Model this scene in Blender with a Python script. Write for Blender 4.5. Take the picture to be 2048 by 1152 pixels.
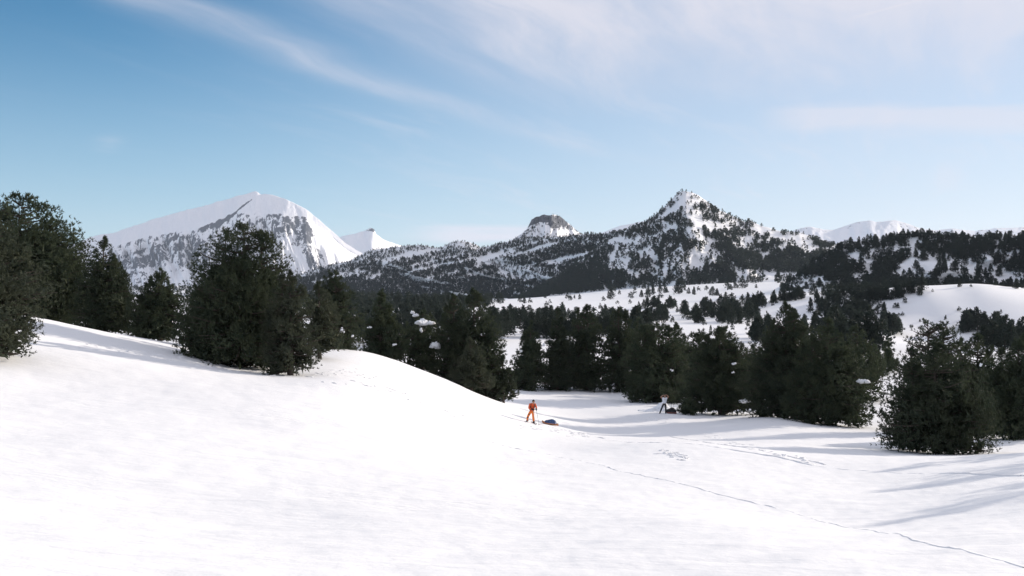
import bpy, bmesh, math, random
import numpy as np
from mathutils import Vector, Matrix

S = bpy.context.scene
for o in list(bpy.data.objects):
    bpy.data.objects.remove(o)
COL = S.collection
F = 1991.0            # focal length measured in photograph pixels (2048 wide)
R_ = math.radians

# ------------------------------------------------------------------ camera
cam = bpy.data.cameras.new('camera')
cam.sensor_width = 36.0
cam.lens = 36.0 * F / 2048.0
cam.clip_start = 0.1
cam.clip_end = 60000
co = bpy.data.objects.new('camera', cam)
COL.objects.link(co)
co.location = (0, 0, 0)
co.rotation_euler = (R_(90), 0, 0)
S.camera = co

# ------------------------------------------------------------------ light
SUN_AZ, SUN_EL = R_(55), R_(14.8)      # to the right of the view, in front of the camera
SKY_STRENGTH = 0.11
EXPOSURE = 0.05
S.view_settings.view_transform = 'Standard'
S.view_settings.look = 'None'
S.view_settings.gamma = 1.0
S.view_settings.use_curve_mapping = False
S.view_settings.exposure = EXPOSURE
sun_dir = Vector((math.sin(SUN_AZ) * math.cos(SUN_EL), math.cos(SUN_AZ) * math.cos(SUN_EL), math.sin(SUN_EL)))
sl = bpy.data.lights.new('sun', 'SUN')
sl.energy = 5.0
sl.angle = R_(0.55)
sl.color = (1.0, 0.90, 0.78)
so = bpy.data.objects.new('sun', sl)
COL.objects.link(so)
so.rotation_euler = (-sun_dir).to_track_quat('-Z', 'Y').to_euler()
so.location = (200, 150, 120)

S.render.engine = 'CYCLES'
S.cycles.max_bounces = 5
S.cycles.diffuse_bounces = 3
S.cycles.glossy_bounces = 2
S.cycles.transmission_bounces = 2
S.cycles.transparent_max_bounces = 4
S.cycles.volume_bounces = 1
S.cycles.use_denoising = True
S.cycles.caustics_reflective = False
S.cycles.caustics_refractive = False


class G:
    """small helper for writing node maths"""
    def __init__(self, nt):
        self.nt = nt

    def node(self, t, **kw):
        n = self.nt.nodes.new(t)
        for k, v in kw.items():
            setattr(n, k, v)
        return n

    def put(self, sock, v):
        if isinstance(v, bpy.types.NodeSocket):
            self.nt.links.new(v, sock)
        elif v is not None:
            sock.default_value = v

    def m(self, op, a, b=None, c=None, clamp=False):
        n = self.node('ShaderNodeMath', operation=op)
        n.use_clamp = clamp
        for i, v in enumerate((a, b, c)):
            if v is not None:
                self.put(n.inputs[i], v)
        return n.outputs[0]

    def step(self, v, lo, hi, tlo=0.0, thi=1.0):
        n = self.node('ShaderNodeMapRange', interpolation_type='SMOOTHSTEP')
        self.put(n.inputs['Value'], v)
        if lo > hi:
            lo, hi, tlo, thi = hi, lo, thi, tlo
        n.inputs['From Min'].default_value = lo
        n.inputs['From Max'].default_value = hi
        n.inputs['To Min'].default_value = tlo
        n.inputs['To Max'].default_value = thi
        return n.outputs['Result']

    def noise(self, vec, scale, detail=4, rough=0.55, dist=0.0):
        n = self.node('ShaderNodeTexNoise')
        if vec is not None:
            self.put(n.inputs['Vector'], vec)
        n.inputs['Scale'].default_value = scale
        n.inputs['Detail'].default_value = detail
        n.inputs['Roughness'].default_value = rough
        n.inputs['Distortion'].default_value = dist
        return n.outputs['Fac']

    def mix(self, f, a, b, blend='MIX'):
        n = self.node('ShaderNodeMix', data_type='RGBA', blend_type=blend)
        self.put(n.inputs[0], f)
        self.put(n.inputs[6], a)
        self.put(n.inputs[7], b)
        return n.outputs[2]

    def vec(self, x, y, z):
        n = self.node('ShaderNodeCombineXYZ')
        for i, v in enumerate((x, y, z)):
            self.put(n.inputs[i], v)
        return n.outputs[0]

    def bump(self, h, strength, dist, normal=None):
        n = self.node('ShaderNodeBump')
        n.inputs['Strength'].default_value = strength
        n.inputs['Distance'].default_value = dist
        self.put(n.inputs['Height'], h)
        if normal is not None:
            self.put(n.inputs['Normal'], normal)
        return n.outputs[0]


# ------------------------------------------------------------------ sky with cirrus
w = bpy.data.worlds.new('World')
S.world = w
w.use_nodes = True
nt = w.node_tree
nt.nodes.clear()
g = G(nt)
out = g.node('ShaderNodeOutputWorld')
bg = g.node('ShaderNodeBackground')
bg.inputs['Strength'].default_value = SKY_STRENGTH
nt.links.new(bg.outputs[0], out.inputs[0])
sky = g.node('ShaderNodeTexSky', sky_type='NISHITA')
sky.sun_disc = False
sky.sun_elevation = SUN_EL
sky.sun_rotation = SUN_AZ
sky.altitude = 1200
sky.air_density = 1.0
sky.dust_density = 0.8
sky.ozone_density = 3.5
tc = g.node('ShaderNodeTexCoord')
sp = g.node('ShaderNodeSeparateXYZ')
nt.links.new(tc.outputs['Generated'], sp.inputs[0])
dx, dy, dz = sp.outputs
zc = g.m('ADD', g.m('MAXIMUM', dz, 0.0), 0.06)
u = g.m('DIVIDE', dx, zc)
v = g.m('DIVIDE', dy, zc)
a_ = g.m('ADD', g.m('MULTIPLY', u, 0.42), g.m('MULTIPLY', v, 0.91))
b_ = g.m('SUBTRACT', g.m('MULTIPLY', u, 0.91), g.m('MULTIPLY', v, 0.42))
warp = g.noise(g.vec(u, v, 0.0), 0.7, 3, 0.5)
b2 = g.m('ADD', b_, g.m('MULTIPLY', g.m('SUBTRACT', warp, 0.5), 0.5))
n1 = g.noise(g.vec(g.m('MULTIPLY', a_, 0.55), g.m('MULTIPLY', b2, 2.2), 0.3), 1.0, 9, 0.62, 0.5)
n2 = g.noise(g.vec(g.m('MULTIPLY', a_, 1.3), g.m('MULTIPLY', b2, 7.0), 1.7), 1.0, 7, 0.6, 0.3)
nn = g.m('ADD', g.m('MULTIPLY', n1, 0.7), g.m('MULTIPLY', n2, 0.3))
deck = g.m('MULTIPLY', g.step(b2, -1.95, -1.15), g.step(a_, 4.3, 2.7))
deck = g.m('MULTIPLY', deck, g.step(nn, 0.34, 0.62, 0.36, 0.92))
# one long diagonal streak
t_ = g.m('SUBTRACT', a_, 2.2)
cen = g.m('ADD', -2.10, g.m('MULTIPLY', g.m('MULTIPLY', t_, t_), 0.055))
off = g.m('DIVIDE', g.m('SUBTRACT', b2, cen), 0.11)
streak = g.m('EXPONENT', g.m('MULTIPLY', g.m('MULTIPLY', off, off), -1.0))
streak = g.m('MULTIPLY', streak, g.step(a_, 6.0, 2.4))
streak = g.m('MULTIPLY', streak, g.step(nn, 0.35, 0.62, 0.15, 0.55))
# flat band of cloud low on the sun side
zz = g.m('DIVIDE', dz, g.m('MAXIMUM', dy, 0.05))
xx = g.m('DIVIDE', dx, g.m('MAXIMUM', dy, 0.05))
fl = g.noise(g.vec(g.m('MULTIPLY', dx, 5.0), g.m('MULTIPLY', dz, 40.0), 0.0), 1.0, 6, 0.55, 0.3)
zw = g.m('ADD', zz, g.m('MULTIPLY', g.m('SUBTRACT', fl, 0.5), 0.025))
band = g.m('MULTIPLY', g.step(zw, 0.150, 0.166), g.step(zw, 0.188, 0.176))
band = g.m('MULTIPLY', band, g.m('MULTIPLY', g.step(xx, 0.235, 0.30), 0.58))
low = g.m('MULTIPLY', g.step(zw, 0.043, 0.052), g.step(zw, 0.066, 0.058))
low = g.m('MULTIPLY', low, g.m('MULTIPLY', g.step(xx, -0.12, -0.05), g.step(xx, 0.09, 0.0)))
low = g.m('MULTIPLY', low, g.m('MULTIPLY', g.step(fl, 0.25, 0.55, 0.35, 1.0), 0.9))
veil = g.step(xx, -0.45, 0.45, 0.03, 0.60)
horizon = g.step(dz, 0.28, 0.02, 0.02, 0.48)
wisps = g.m('MULTIPLY', g.step(nn, 0.50, 0.75), g.step(xx, -0.45, 0.2, 0.05, 0.45))
inv = 1.0
# a short contrail high on the right and a lone puff low on the left
ct = g.m('DIVIDE', g.m('SUBTRACT', g.m('SUBTRACT', zz, 0.268), g.m('MULTIPLY', g.m('SUBTRACT', xx, 0.33), 0.27)), 0.0012)
trail = g.m('MULTIPLY', g.m('EXPONENT', g.m('MULTIPLY', g.m('MULTIPLY', ct, ct), -1.0)), g.m('MULTIPLY', g.step(xx, 0.325, 0.36), g.step(xx, 0.46, 0.40)))
trail = g.m('MULTIPLY', trail, 0.5)
pxx = g.m('DIVIDE', g.m('ADD', xx, 0.405), 0.014)
pzz = g.m('DIVIDE', g.m('SUBTRACT', zw, 0.145), 0.006)
puff = g.m('EXPONENT', g.m('MULTIPLY', g.m('ADD', g.m('MULTIPLY', pxx, pxx), g.m('MULTIPLY', pzz, pzz)), -1.0))
puff = g.m('MULTIPLY', puff, g.step(fl, 0.35, 0.65, 0.1, 0.6))
for k in (deck, streak, band, low, veil, wisps, trail, puff):
    inv = g.m('MULTIPLY', inv, g.m('SUBTRACT', 1.0, g.m('MULTIPLY', k, 0.92), clamp=True))
mask = g.m('SUBTRACT', 1.0, inv, clamp=True)
hs = g.node('ShaderNodeHueSaturation')
hs.inputs['Saturation'].default_value = 1.34
hs.inputs['Hue'].default_value = 0.489
hs.inputs['Value'].default_value = 1.06
nt.links.new(sky.outputs[0], hs.inputs['Color'])
CL = 1.0 / (SKY_STRENGTH * 2 ** EXPOSURE)
base_sky = g.mix(horizon, hs.outputs[0], (0.56 * CL, 0.75 * CL, 0.92 * CL, 1))
nt.links.new(g.mix(mask, base_sky, (0.77 * CL, 0.76 * CL, 0.84 * CL, 1)), bg.inputs['Color'])


# ------------------------------------------------------------------ noise on arrays
def _hash(ix, iy, seed):
    h = (ix.astype(np.int64) * 374761393 + iy.astype(np.int64) * 668265263 + seed * 1442695041) & 0xFFFFFFFF
    h = ((h ^ (h >> 13)) * 1274126177) & 0xFFFFFFFF
    h = h ^ (h >> 16)
    return (h & 0xFFFFFF) / float(0xFFFFFF)


def vnoise(x, y, seed=0):
    x = np.asarray(x, float)
    y = np.asarray(y, float)
    ix, iy = np.floor(x), np.floor(y)
    fx, fy = x - ix, y - iy
    fx = fx * fx * fx * (fx * (fx * 6 - 15) + 10)
    fy = fy * fy * fy * (fy * (fy * 6 - 15) + 10)
    ix, iy = ix.astype(np.int64), iy.astype(np.int64)
    a = _hash(ix, iy, seed)
    b = _hash(ix + 1, iy, seed)
    c = _hash(ix, iy + 1, seed)
    d = _hash(ix + 1, iy + 1, seed)
    return (a * (1 - fx) + b * fx) * (1 - fy) + (c * (1 - fx) + d * fx) * fy - 0.5


def fbm(x, y, octv=4, seed=0, gain=0.5):
    s, amp = 0.0, 1.0
    for i in range(octv):
        s = s + amp * vnoise(x * 2 ** i + 17.3 * i, y * 2 ** i - 9.1 * i, seed + i)
        amp *= gain
    return s


def sstep(a, b, x):
    t = np.clip((x - a) / (b - a), 0, 1)
    return t * t * (3 - 2 * t)


# ------------------------------------------------------------------ linking
def tag(o, label=None, cat=None, group=None, kind=None):
    if label:
        o['label'] = label
    if cat:
        o['category'] = cat
    if group:
        o['group'] = group
    if kind:
        o['kind'] = kind
    return o


def mesh_np(name, V, Fc, mat, smooth=False):
    """V (n,3); Fc (m,3) or (m,4)"""
    V = np.asarray(V, np.float32)
    Fc = np.asarray(Fc, np.int32)
    me = bpy.data.meshes.new(name)
    k = Fc.shape[1]
    me.vertices.add(len(V))
    me.vertices.foreach_set('co', V.ravel())
    me.loops.add(len(Fc) * k)
    me.loops.foreach_set('vertex_index', Fc.ravel())
    me.polygons.add(len(Fc))
    me.polygons.foreach_set('loop_start', np.arange(0, len(Fc) * k, k, dtype=np.int32))
    if smooth:
        me.polygons.foreach_set('use_smooth', np.ones(len(Fc), bool))
    me.update(calc_edges=True)
    me.validate()
    if mat:
        me.materials.append(mat)
    return me


def link(name, me, parent=None, loc=None):
    o = bpy.data.objects.new(name, me)
    COL.objects.link(o)
    if parent:
        o.parent = parent
    if loc is not None:
        o.location = loc
    return o


def empty(name, loc, rz=0):
    o = bpy.data.objects.new(name, None)
    COL.objects.link(o)
    o.location = loc
    o.rotation_euler = (0, 0, rz)
    o.empty_display_size = 0.3
    return o


# ------------------------------------------------------------------ materials
def material(name):
    m = bpy.data.materials.new(name)
    m.use_nodes = True
    nt = m.node_tree
    b = nt.nodes['Principled BSDF']
    return m, G(nt), b


def plain(name, col, rough=0.6, metal=0.0, var=0.15, scale=20.0, spec=0.4):
    m, g, b = material(name)
    tc = g.node('ShaderNodeTexCoord')
    n = g.noise(tc.outputs['Object'], scale, 4)
    lo = tuple(c * (1 - var) for c in col[:3]) + (1,)
    hi = tuple(min(1, c * (1 + var)) for c in col[:3]) + (1,)
    g.put(b.inputs['Base Color'], g.mix(n, lo, hi))
    b.inputs['Roughness'].default_value = rough
    b.inputs['Metallic'].default_value = metal
    b.inputs['Specular IOR Level'].default_value = spec
    return m


def snow_material(name, fine=True):
    m, g, b = material(name)
    geo = g.node('ShaderNodeNewGeometry')
    pos = geo.outputs['Position']
    n0 = g.noise(pos, 0.35, 5, 0.6)
    g.put(b.inputs['Base Color'], g.mix(n0, (0.865, 0.862, 0.868, 1), (0.905, 0.90, 0.90, 1)))
    b.inputs['Roughness'].default_value = 0.75
    b.inputs['Specular IOR Level'].default_value = 0.15
    if fine:
        mp = g.node('ShaderNodeMapping')
        mp.inputs['Rotation'].default_value = (0, 0, R_(28))
        mp.inputs['Scale'].default_value = (0.55, 1.6, 1.0)
        g.put(mp.inputs['Vector'], pos)
        h1 = g.noise(mp.outputs[0], 0.8, 6, 0.6, 0.4)
        h2 = g.noise(pos, 7.0, 4, 0.65)
        nrm = g.bump(h1, 0.55, 0.10)
        nrm = g.bump(h2, 0.35, 0.025, nrm)
        pm = g.step(g.noise(pos, 0.12, 3, 0.5), 0.48, 0.66)
        h3 = g.m('MULTIPLY', pm, g.noise(mp.outputs[0], 3.2, 5, 0.6, 0.8))
        nrm = g.bump(h3, 0.55, 0.07, nrm)
        g.put(b.inputs['Normal'], nrm)
    else:
        h1 = g.noise(pos, 0.03, 6, 0.6)
        g.put(b.inputs['Normal'], g.bump(h1, 0.5, 4.0))
    return m


def rock_snow_material(name, scale, bump):
    """snow with bare rock where the mesh attribute 'rock' and the steepness say so"""
    m, g, b = material(name)
    geo = g.node('ShaderNodeNewGeometry')
    pos = geo.outputs['Position']
    at = g.node('ShaderNodeAttribute', attribute_name='rock')
    mp = g.node('ShaderNodeMapping')
    mp.inputs['Scale'].default_value = (scale * 1.7, scale * 0.9, scale * 0.8)
    mp.inputs['Rotation'].default_value = (0, R_(24), 0)
    g.put(mp.inputs['Vector'], pos)
    n1 = g.noise(mp.outputs[0], 1.0, 9, 0.68, 0.6)
    n2 = g.noise(mp.outputs[0], 2.6, 7, 0.72, 0.3)
    n2 = g.m('MULTIPLY_ADD', g.m('SUBTRACT', n2, 0.5), 1.5, 0.5)
    n1 = g.m('MULTIPLY_ADD', g.m('SUBTRACT', n1, 0.5), 1.5, 0.5)
    val = g.m('ADD', g.m('MULTIPLY', n1, 0.60), g.m('MULTIPLY', n2, 0.60))
    thr = g.m('SUBTRACT', 1.06, g.m('MULTIPLY', at.outputs['Fac'], 0.62))
    k = g.m('MULTIPLY_ADD', g.m('SUBTRACT', val, thr), 20.0, 0.5, clamp=True)
    rockc = g.mix(g.noise(pos, scale * 5, 5, 0.7), (0.05, 0.056, 0.072, 1), (0.16, 0.165, 0.18, 1))
    g.put(b.inputs['Base Color'], g.mix(k, (0.87, 0.87, 0.89, 1), rockc))
    b.inputs['Roughness'].default_value = 0.85
    b.inputs['Specular IOR Level'].default_value = 0.1
    g.put(b.inputs['Normal'], g.bump(g.noise(mp.outputs[0], 2.0, 8, 0.65), 0.7, bump))
    return m


def foliage_material(name, lo, hi, tip):
    m, g, b = material(name)
    geo = g.node('ShaderNodeNewGeometry')
    oi = g.node('ShaderNodeObjectInfo')
    n = g.noise(geo.outputs['Position'], 1.3, 4, 0.6)
    c = g.mix(g.step(n, 0.3, 0.7), lo, hi)
    n2 = g.noise(geo.outputs['Position'], 9.0, 3, 0.6)
    c = g.mix(g.step(n2, 0.55, 0.8, 0.0, 0.6), c, tip)
    c = g.mix(g.m('MULTIPLY', oi.outputs['Random'], 0.35), c, (0.020, 0.026, 0.022, 1))
    g.put(b.inputs['Base Color'], c)
    b.inputs['Roughness'].default_value = 0.7
    b.inputs['Specular IOR Level'].default_value = 0.2
    tr = g.node('ShaderNodeBsdfTranslucent')
    g.put(tr.inputs['Color'], c)
    mx = g.node('ShaderNodeMixShader')
    mx.inputs[0].default_value = 0.3
    on = [n for n in g.nt.nodes if n.type == 'OUTPUT_MATERIAL'][0]
    g.nt.links.new(b.outputs[0], mx.inputs[1])
    g.nt.links.new(tr.outputs[0], mx.inputs[2])
    g.nt.links.new(mx.outputs[0], on.inputs['Surface'])
    return m


M_SNOW = snow_material('snow')
M_SNOWFAR = snow_material('snow_on_far_slopes', False)
M_CLUMP = plain('fresh_snow', (0.88, 0.89, 0.91), 0.8, 0, 0.03, 6, 0.1)
M_ROCK = rock_snow_material('rock_and_snow', 0.010, 16.0)
M_ROCK_NEAR = rock_snow_material('rock_and_snow_on_butte', 0.02, 6.0)
M_NEEDLE = foliage_material('pine_needles', (0.036, 0.054, 0.034, 1), (0.072, 0.086, 0.046, 1), (0.15, 0.15, 0.068, 1))
M_NEEDLE_PALE = foliage_material('pale_pine_needles', (0.052, 0.066, 0.045, 1), (0.085, 0.094, 0.055, 1), (0.15, 0.145, 0.08, 1))
M_NEEDLE_FAR = foliage_material('far_pine_needles', (0.032, 0.045, 0.038, 1), (0.048, 0.060, 0.046, 1), (0.07, 0.08, 0.055, 1))
M_BARK = plain('pine_bark', (0.075, 0.062, 0.052), 0.9, 0, 0.4, 9, 0.1)

# ------------------------------------------------------------------ ground height field
CP = []          # control points in metres


def pt(px, py, d):
    return ((px - 1024) / F * d, d, (576 - py) / F * d)


for q in [
    (0, 1152, 6.6), (1024, 1152, 8.6), (2048, 1152, 8.6), (0, 1000, 11.5), (0, 900, 17), (0, 800, 28), (0, 712, 40),
    (65, 650, 49), (65, 637, 58), (200, 690, 48), (200, 662, 60), (300, 678, 62), (400, 718, 54), (470, 735, 54.5),
    (590, 752, 51), (640, 718, 62), (400, 700, 62), (350, 800, 33), (350, 900, 19.5), (350, 1030, 12), (700, 703, 68),
    (760, 712, 70), (830, 735, 73), (900, 763, 76), (960, 790, 79), (1000, 803, 82), (762, 722, 82), (850, 762, 86),
    (940, 796, 86), (1010, 808, 88), (700, 760, 50), (700, 850, 31), (700, 950, 19), (700, 1050, 12.5),
    (880, 800, 60), (880, 870, 36), (900, 950, 21.5), (1066, 848, 66), (1100, 852, 67), (1066, 890, 43), (1066, 950, 25.5),
    (1066, 1040, 14.3), (1200, 866, 70), (1250, 872, 64), (1340, 890, 41), (1150, 835, 88), (1100, 800, 108),
    (1250, 838, 86), (1060, 773, 128), (1250, 785, 125), (1331, 827, 89), (1440, 840, 84), (1430, 832, 90),
    (1560, 838, 80), (1640, 852, 78), (1740, 856, 80), (1400, 872, 66), (1560, 885, 54), (1700, 900, 50), (1600, 950, 29),
    (1400, 960, 25), (1400, 1050, 13.5), (1870, 905, 52), (1990, 888, 60), (2048, 885, 60), (1790, 882, 60),
    (1750, 1050, 15.5), (2048, 985, 18), (1740, 943, 31), (2048, 905, 36.2), (1810, 978, 24), (2048, 935, 27.1),
    (2500, 900, 33), (2859, 905, 32), (2600, 860, 60), (2500, 700, 200),
    (1010, 690, 200), (800, 690, 200), (500, 690, 200), (100, 690, 190), (-300, 690, 180), (1740, 745, 150), (1800, 685, 250),
    (2048, 700, 200), (1400, 690, 220), (600, 640, 400), (100, 640, 380), (-400, 640, 380), (1000, 625, 520), (1250, 640, 420),
    (1400, 635, 450), (1560, 655, 330), (1250, 605, 800), (1250, 590, 1050), (1000, 605, 900), (1000, 599, 1300),
    (600, 601, 1100), (200, 610, 1000), (-500, 610, 1000), (1500, 590, 800), (1500, 566, 1200), (1640, 590, 520),
    (1640, 570, 750), (1850, 588, 428), (1960, 574, 442), (1900, 574, 448), (2048, 588, 442), (2048, 622, 412), (1960, 628, 411), (1860, 634, 408), (1780, 642, 403), (1960, 572, 500), (1860, 580, 500),
    (2048, 580, 620), (1760, 590, 600), (1300, 576, 1250), (2600, 600, 600), (2600, 640, 350), (1700, 560, 1200), (2200, 560, 1200),
]:
    CP.append(pt(*q))
CP += [(0, 0, -1.65), (-8, 0, -1.5), (8, 0, -2.3), (0, -10, -1.2), (-15, -12, -.5), (15, -12, -2.5), (0, -60, 0), (60, -60, -5),
       (-60, -60, 2), (-60, 0, 0.5), (70, 0, -6), (-45, 40, -0.8), (-60, 60, -1.5), (-45, 85, -4.5), (-25, 90, -6.5), (-400, -400, 0), (400, -400, -13), (0, -700, 0), (-700, 0, -5),
       (700, 0, -10), (0, -1300, -5), (-1300, 0, -10), (1300, 0, -10)]
CP = np.array(CP)


def warp_xy(x, y):
    r = np.sqrt(x * x + y * y) + 1e-6
    s = (r + 2.0) ** -0.5
    return x * s, y * s


class TPS:
    def __init__(self, P, lam=0.004):
        self.cx, self.cy = warp_xy(P[:, 0], P[:, 1])
        n = len(P)
        r2 = (self.cx[:, None] - self.cx) ** 2 + (self.cy[:, None] - self.cy) ** 2
        K = self.k(r2) + lam * np.eye(n)
        Q = np.stack([np.ones(n), self.cx, self.cy], 1)
        A = np.block([[K, Q], [Q.T, np.zeros((3, 3))]])
        self.w = np.linalg.solve(A, np.concatenate([P[:, 2], np.zeros(3)]))

    @staticmethod
    def k(r2):
        return np.where(r2 > 1e-12, 0.5 * r2 * np.log(r2 + 1e-12), 0.0)

    def __call__(self, x, y):
        x = np.asarray(x, float)
        shp = x.shape
        x = x.ravel()
        y = np.asarray(y, float).ravel()
        o = np.empty(len(x))
        for i in range(0, len(x), 40000):
            ux, uy = warp_xy(x[i:i + 40000], y[i:i + 40000])
            r2 = (ux[:, None] - self.cx) ** 2 + (uy[:, None] - self.cy) ** 2
            o[i:i + 40000] = self.k(r2) @ self.w[:-3] + self.w[-3] + self.w[-2] * ux + self.w[-1] * uy
        return o.reshape(shp)


tps = TPS(CP)


def H(x, y):
    x = np.asarray(x, float)
    y = np.asarray(y, float)
    r = np.sqrt(x * x + y * y)
    z = tps(x, y)
    k = sstep(1300, 1600, r)
    z = z * (1 - k) - 22 * k
    # wind drifts, small near the camera and broader farther out
    z = z + 0.16 * fbm(x / 7.0, y / 11.0, 3, 5) * sstep(4, 14, r) * (1 - sstep(60, 180, r) * 0.4)
    z = z + 0.9 * fbm(x / 60.0, y / 60.0, 3, 9) * sstep(110, 260, r)
    z = z + 0.035 * fbm((x * 0.88 + y * 0.47) / 0.9, (y * 0.88 - x * 0.47) / 0.35, 3, 21) * sstep(2, 5, r) * (1 - sstep(40, 90, r))
    return z


def H1(x, y):
    return float(H(np.array([x]), np.array([y]))[0])


def ground_at(px, py, dmin=4.0, dmax=1500.0):
    """the first ground point on the sight line through a pixel"""
    d = np.exp(np.linspace(math.log(dmin), math.log(dmax), 1500))
    x = (px - 1024) / F * d
    z = (576 - py) / F * d
    below = H(x, d) > z
    i = int(np.argmax(below)) if below.any() else len(d) - 1
    return np.array([x[i], d[i], H1(x[i], d[i])])


az = np.concatenate([np.arange(-180, -36, 3.0), np.arange(-36, 36, 0.15), np.arange(36, 180, 3.0)])
az = np.radians(az)
rr = np.concatenate([[0.02, 0.5, 1.0], np.exp(np.arange(math.log(1.5), math.log(1650), 0.0165)), [2500, 5000, 9000, 14000]])
A, RR = np.meshgrid(az, rr)
gx, gy = np.sin(A) * RR, np.cos(A) * RR
gz = H(gx, gy)
nr, nc = gx.shape
idx = np.arange(nr * nc).reshape(nr, nc)
right = np.roll(idx, -1, axis=1)
quads = np.stack([idx[:-1], right[:-1], right[1:], idx[1:]], -1).reshape(-1, 4)
quads = quads[:, ::-1]
o = link('snow_ground', mesh_np('snow_ground', np.stack([gx, gy, gz], -1).reshape(-1, 3), quads, M_SNOW, True))
tag(o, 'smooth white snow slope rolling down from the viewer into the flat valley', None, None, 'structure')


# ------------------------------------------------------------------ hills
def prof(pts, x):
    p = np.array(pts, float)
    return np.interp(x, p[:, 0], p[:, 1])


class Hill:
    def __init__(self, name, label, ridge, base, Dr, Db, mat, step=2.0, rows=110, jag=1.5, jscale=18.0, gpow=1.0,
                 relief=None, rock=None, seed=1, back=0.5, kind='structure'):
        p0, p1 = ridge[0][0], ridge[-1][0]
        self.px = np.arange(p0, p1 + step, step)
        self.ridge, self.base, self.Dr, self.Db = ridge, base, Dr, Db
        self.seed, self.jag, self.jscale, self.gpow, self.relief, self.back = seed, jag, jscale, gpow, relief, back
        s = np.concatenate([np.linspace(0, 1, rows), 1 + np.array([.02, .06, .15, .3, .6, 1.0])])
        PX, SS = np.meshgrid(self.px, s)
        X, Y, Z = self.pos(PX, SS)
        n_r, n_c = PX.shape
        idx = np.arange(n_r * n_c).reshape(n_r, n_c)
        q = np.stack([idx[:-1, :-1], idx[:-1, 1:], idx[1:, 1:], idx[1:, :-1]], -1).reshape(-1, 4)
        me = mesh_np(name, np.stack([X, Y, Z], -1).reshape(-1, 3), q, mat, True)
        if rock is not None:
            at = me.attributes.new('rock', 'FLOAT', 'POINT')
            py = 576 - Z / Y * F
            at.data.foreach_set('value', rock(PX, py, SS).astype(np.float32).ravel())
        self.ob = tag(link(name, me), label, None, None, kind)

    def pos(self, PX, SS):
        ks = np.linspace(-45, 45, 13)
        wk = np.exp(-(ks / 26.0) ** 2)
        sm = sum(w_ * prof(self.ridge, PX + k_) for w_, k_ in zip(wk, ks)) / wk.sum()
        sm = np.maximum(sm, prof(self.ridge, PX))
        ry = prof(self.ridge, PX) + self.jag * fbm(PX / self.jscale, PX * 0 + self.seed, 4, self.seed)
        by = prof(self.base, PX)
        dr = prof(self.Dr, PX)
        db = prof(self.Db, PX)
        s = np.minimum(SS, 1.0)
        ry = sm + (ry - sm) * s ** 4
        over = np.maximum(SS - 1.0, 0.0)
        py = by + (ry - by) * s ** self.gpow
        d = db + (dr - db) * s
        if self.relief is not None:
            d = d + self.relief(PX, s)
        z = (576 - py) / F * d
        d2 = d + over * (dr - db) * 1.5
        z = z - over * (dr - db) * 0.9 * self.back
        return (PX - 1024) / F * d2, d2, z


def inpoly(px, py, poly):
    p = np.asarray(poly, float)
    x, y = np.asarray(px, float), np.asarray(py, float)
    c = np.zeros(x.shape, bool)
    j = len(p) - 1
    for i in range(len(p)):
        xi, yi, xj, yj = p[i, 0], p[i, 1], p[j, 0], p[j, 1]
        with np.errstate(divide='ignore', invalid='ignore'):
            c ^= ((yi > y) != (yj > y)) & (x < (xj - xi) * (y - yi) / (yj - yi + 1e-12) + xi)
        j = i
    return c


def segdist(px, py, pts):
    best = np.full(np.shape(px), 1e9)
    for (x0, y0), (x1, y1) in zip(pts[:-1], pts[1:]):
        vx, vy = x1 - x0, y1 - y0
        t = np.clip(((px - x0) * vx + (py - y0) * vy) / (vx * vx + vy * vy + 1e-9), 0, 1)
        best = np.minimum(best, np.hypot(px - x0 - t * vx, py - y0 - t * vy))
    return best


# the broad snow mountain on the left
def big_relief(PX, s):
    ar = prof([(0.0, 735), (0.25, 690), (0.45, 660), (0.62, 640), (0.8, 622), (0.92, 622), (1.0, 640)], s)
    e = PX - ar
    e = (np.sqrt(e * e + 150) + e) * .5
    r = e * 6.5                                    # right of the arete the face turns away
    r = r + 110 * fbm(PX / 40.0, s * 3.0, 4, 41) * sstep(0, .2, s) * (1 - s * 0.8)
    gul = np.abs(fbm((PX + s * 60) / 26.0, s * 1.3, 4, 43))
    band = sstep(0.15, 0.3, s) * (1 - sstep(0.6, 0.85, s))
    r = r + 240 * gul * band
    r = r - 120 * np.exp(-((PX - 455 - (1 - s) * 150) / 25.0) ** 2) * s * (1 - s) * 2
    return r


def big_rock(PX, py, s):
    m = np.zeros(PX.shape)
    for poly, v in [([(160, 500), (230, 490), (300, 470), (400, 455), (450, 430), (480, 425), (520, 420), (560, 430), (610, 430), (632, 470),
                      (625, 500), (560, 490), (520, 500), (470, 530), (390, 545), (330, 545), (270, 550), (180, 550)], 0.67),
                    ([(510, 432), (560, 424), (585, 436), (612, 428), (628, 470), (618, 486), (600, 470), (590, 490), (575, 466), (552, 480), (530, 462)], 0.80),
                    ([(300, 495), (350, 470), (405, 470), (420, 520), (380, 542), (340, 520), (300, 535), (240, 540), (250, 510)], 0.82),
                    ([(600, 500), (640, 490), (655, 530), (620, 545)], 0.74),
                    ([(160, 545), (300, 540), (300, 575), (160, 575)], 0.66)]:
        m = np.maximum(m, inpoly(PX, py, poly) * v)
    m = np.maximum(m, (segdist(PX, py, [(505, 398), (485, 412), (462, 432), (440, 446)]) < 2.2) * 1.25)
    m = np.maximum(m, (segdist(PX, py, [(440, 446), (420, 452), (405, 458)]) < 5) * 0.9)
    # soften
    for _ in range(8):
        m[1:-1, 1:-1] = (m[1:-1, 1:-1] * 2 + m[:-2, 1:-1] + m[2:, 1:-1] + m[1:-1, :-2] + m[1:-1, 2:]) / 6
    return m


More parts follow.
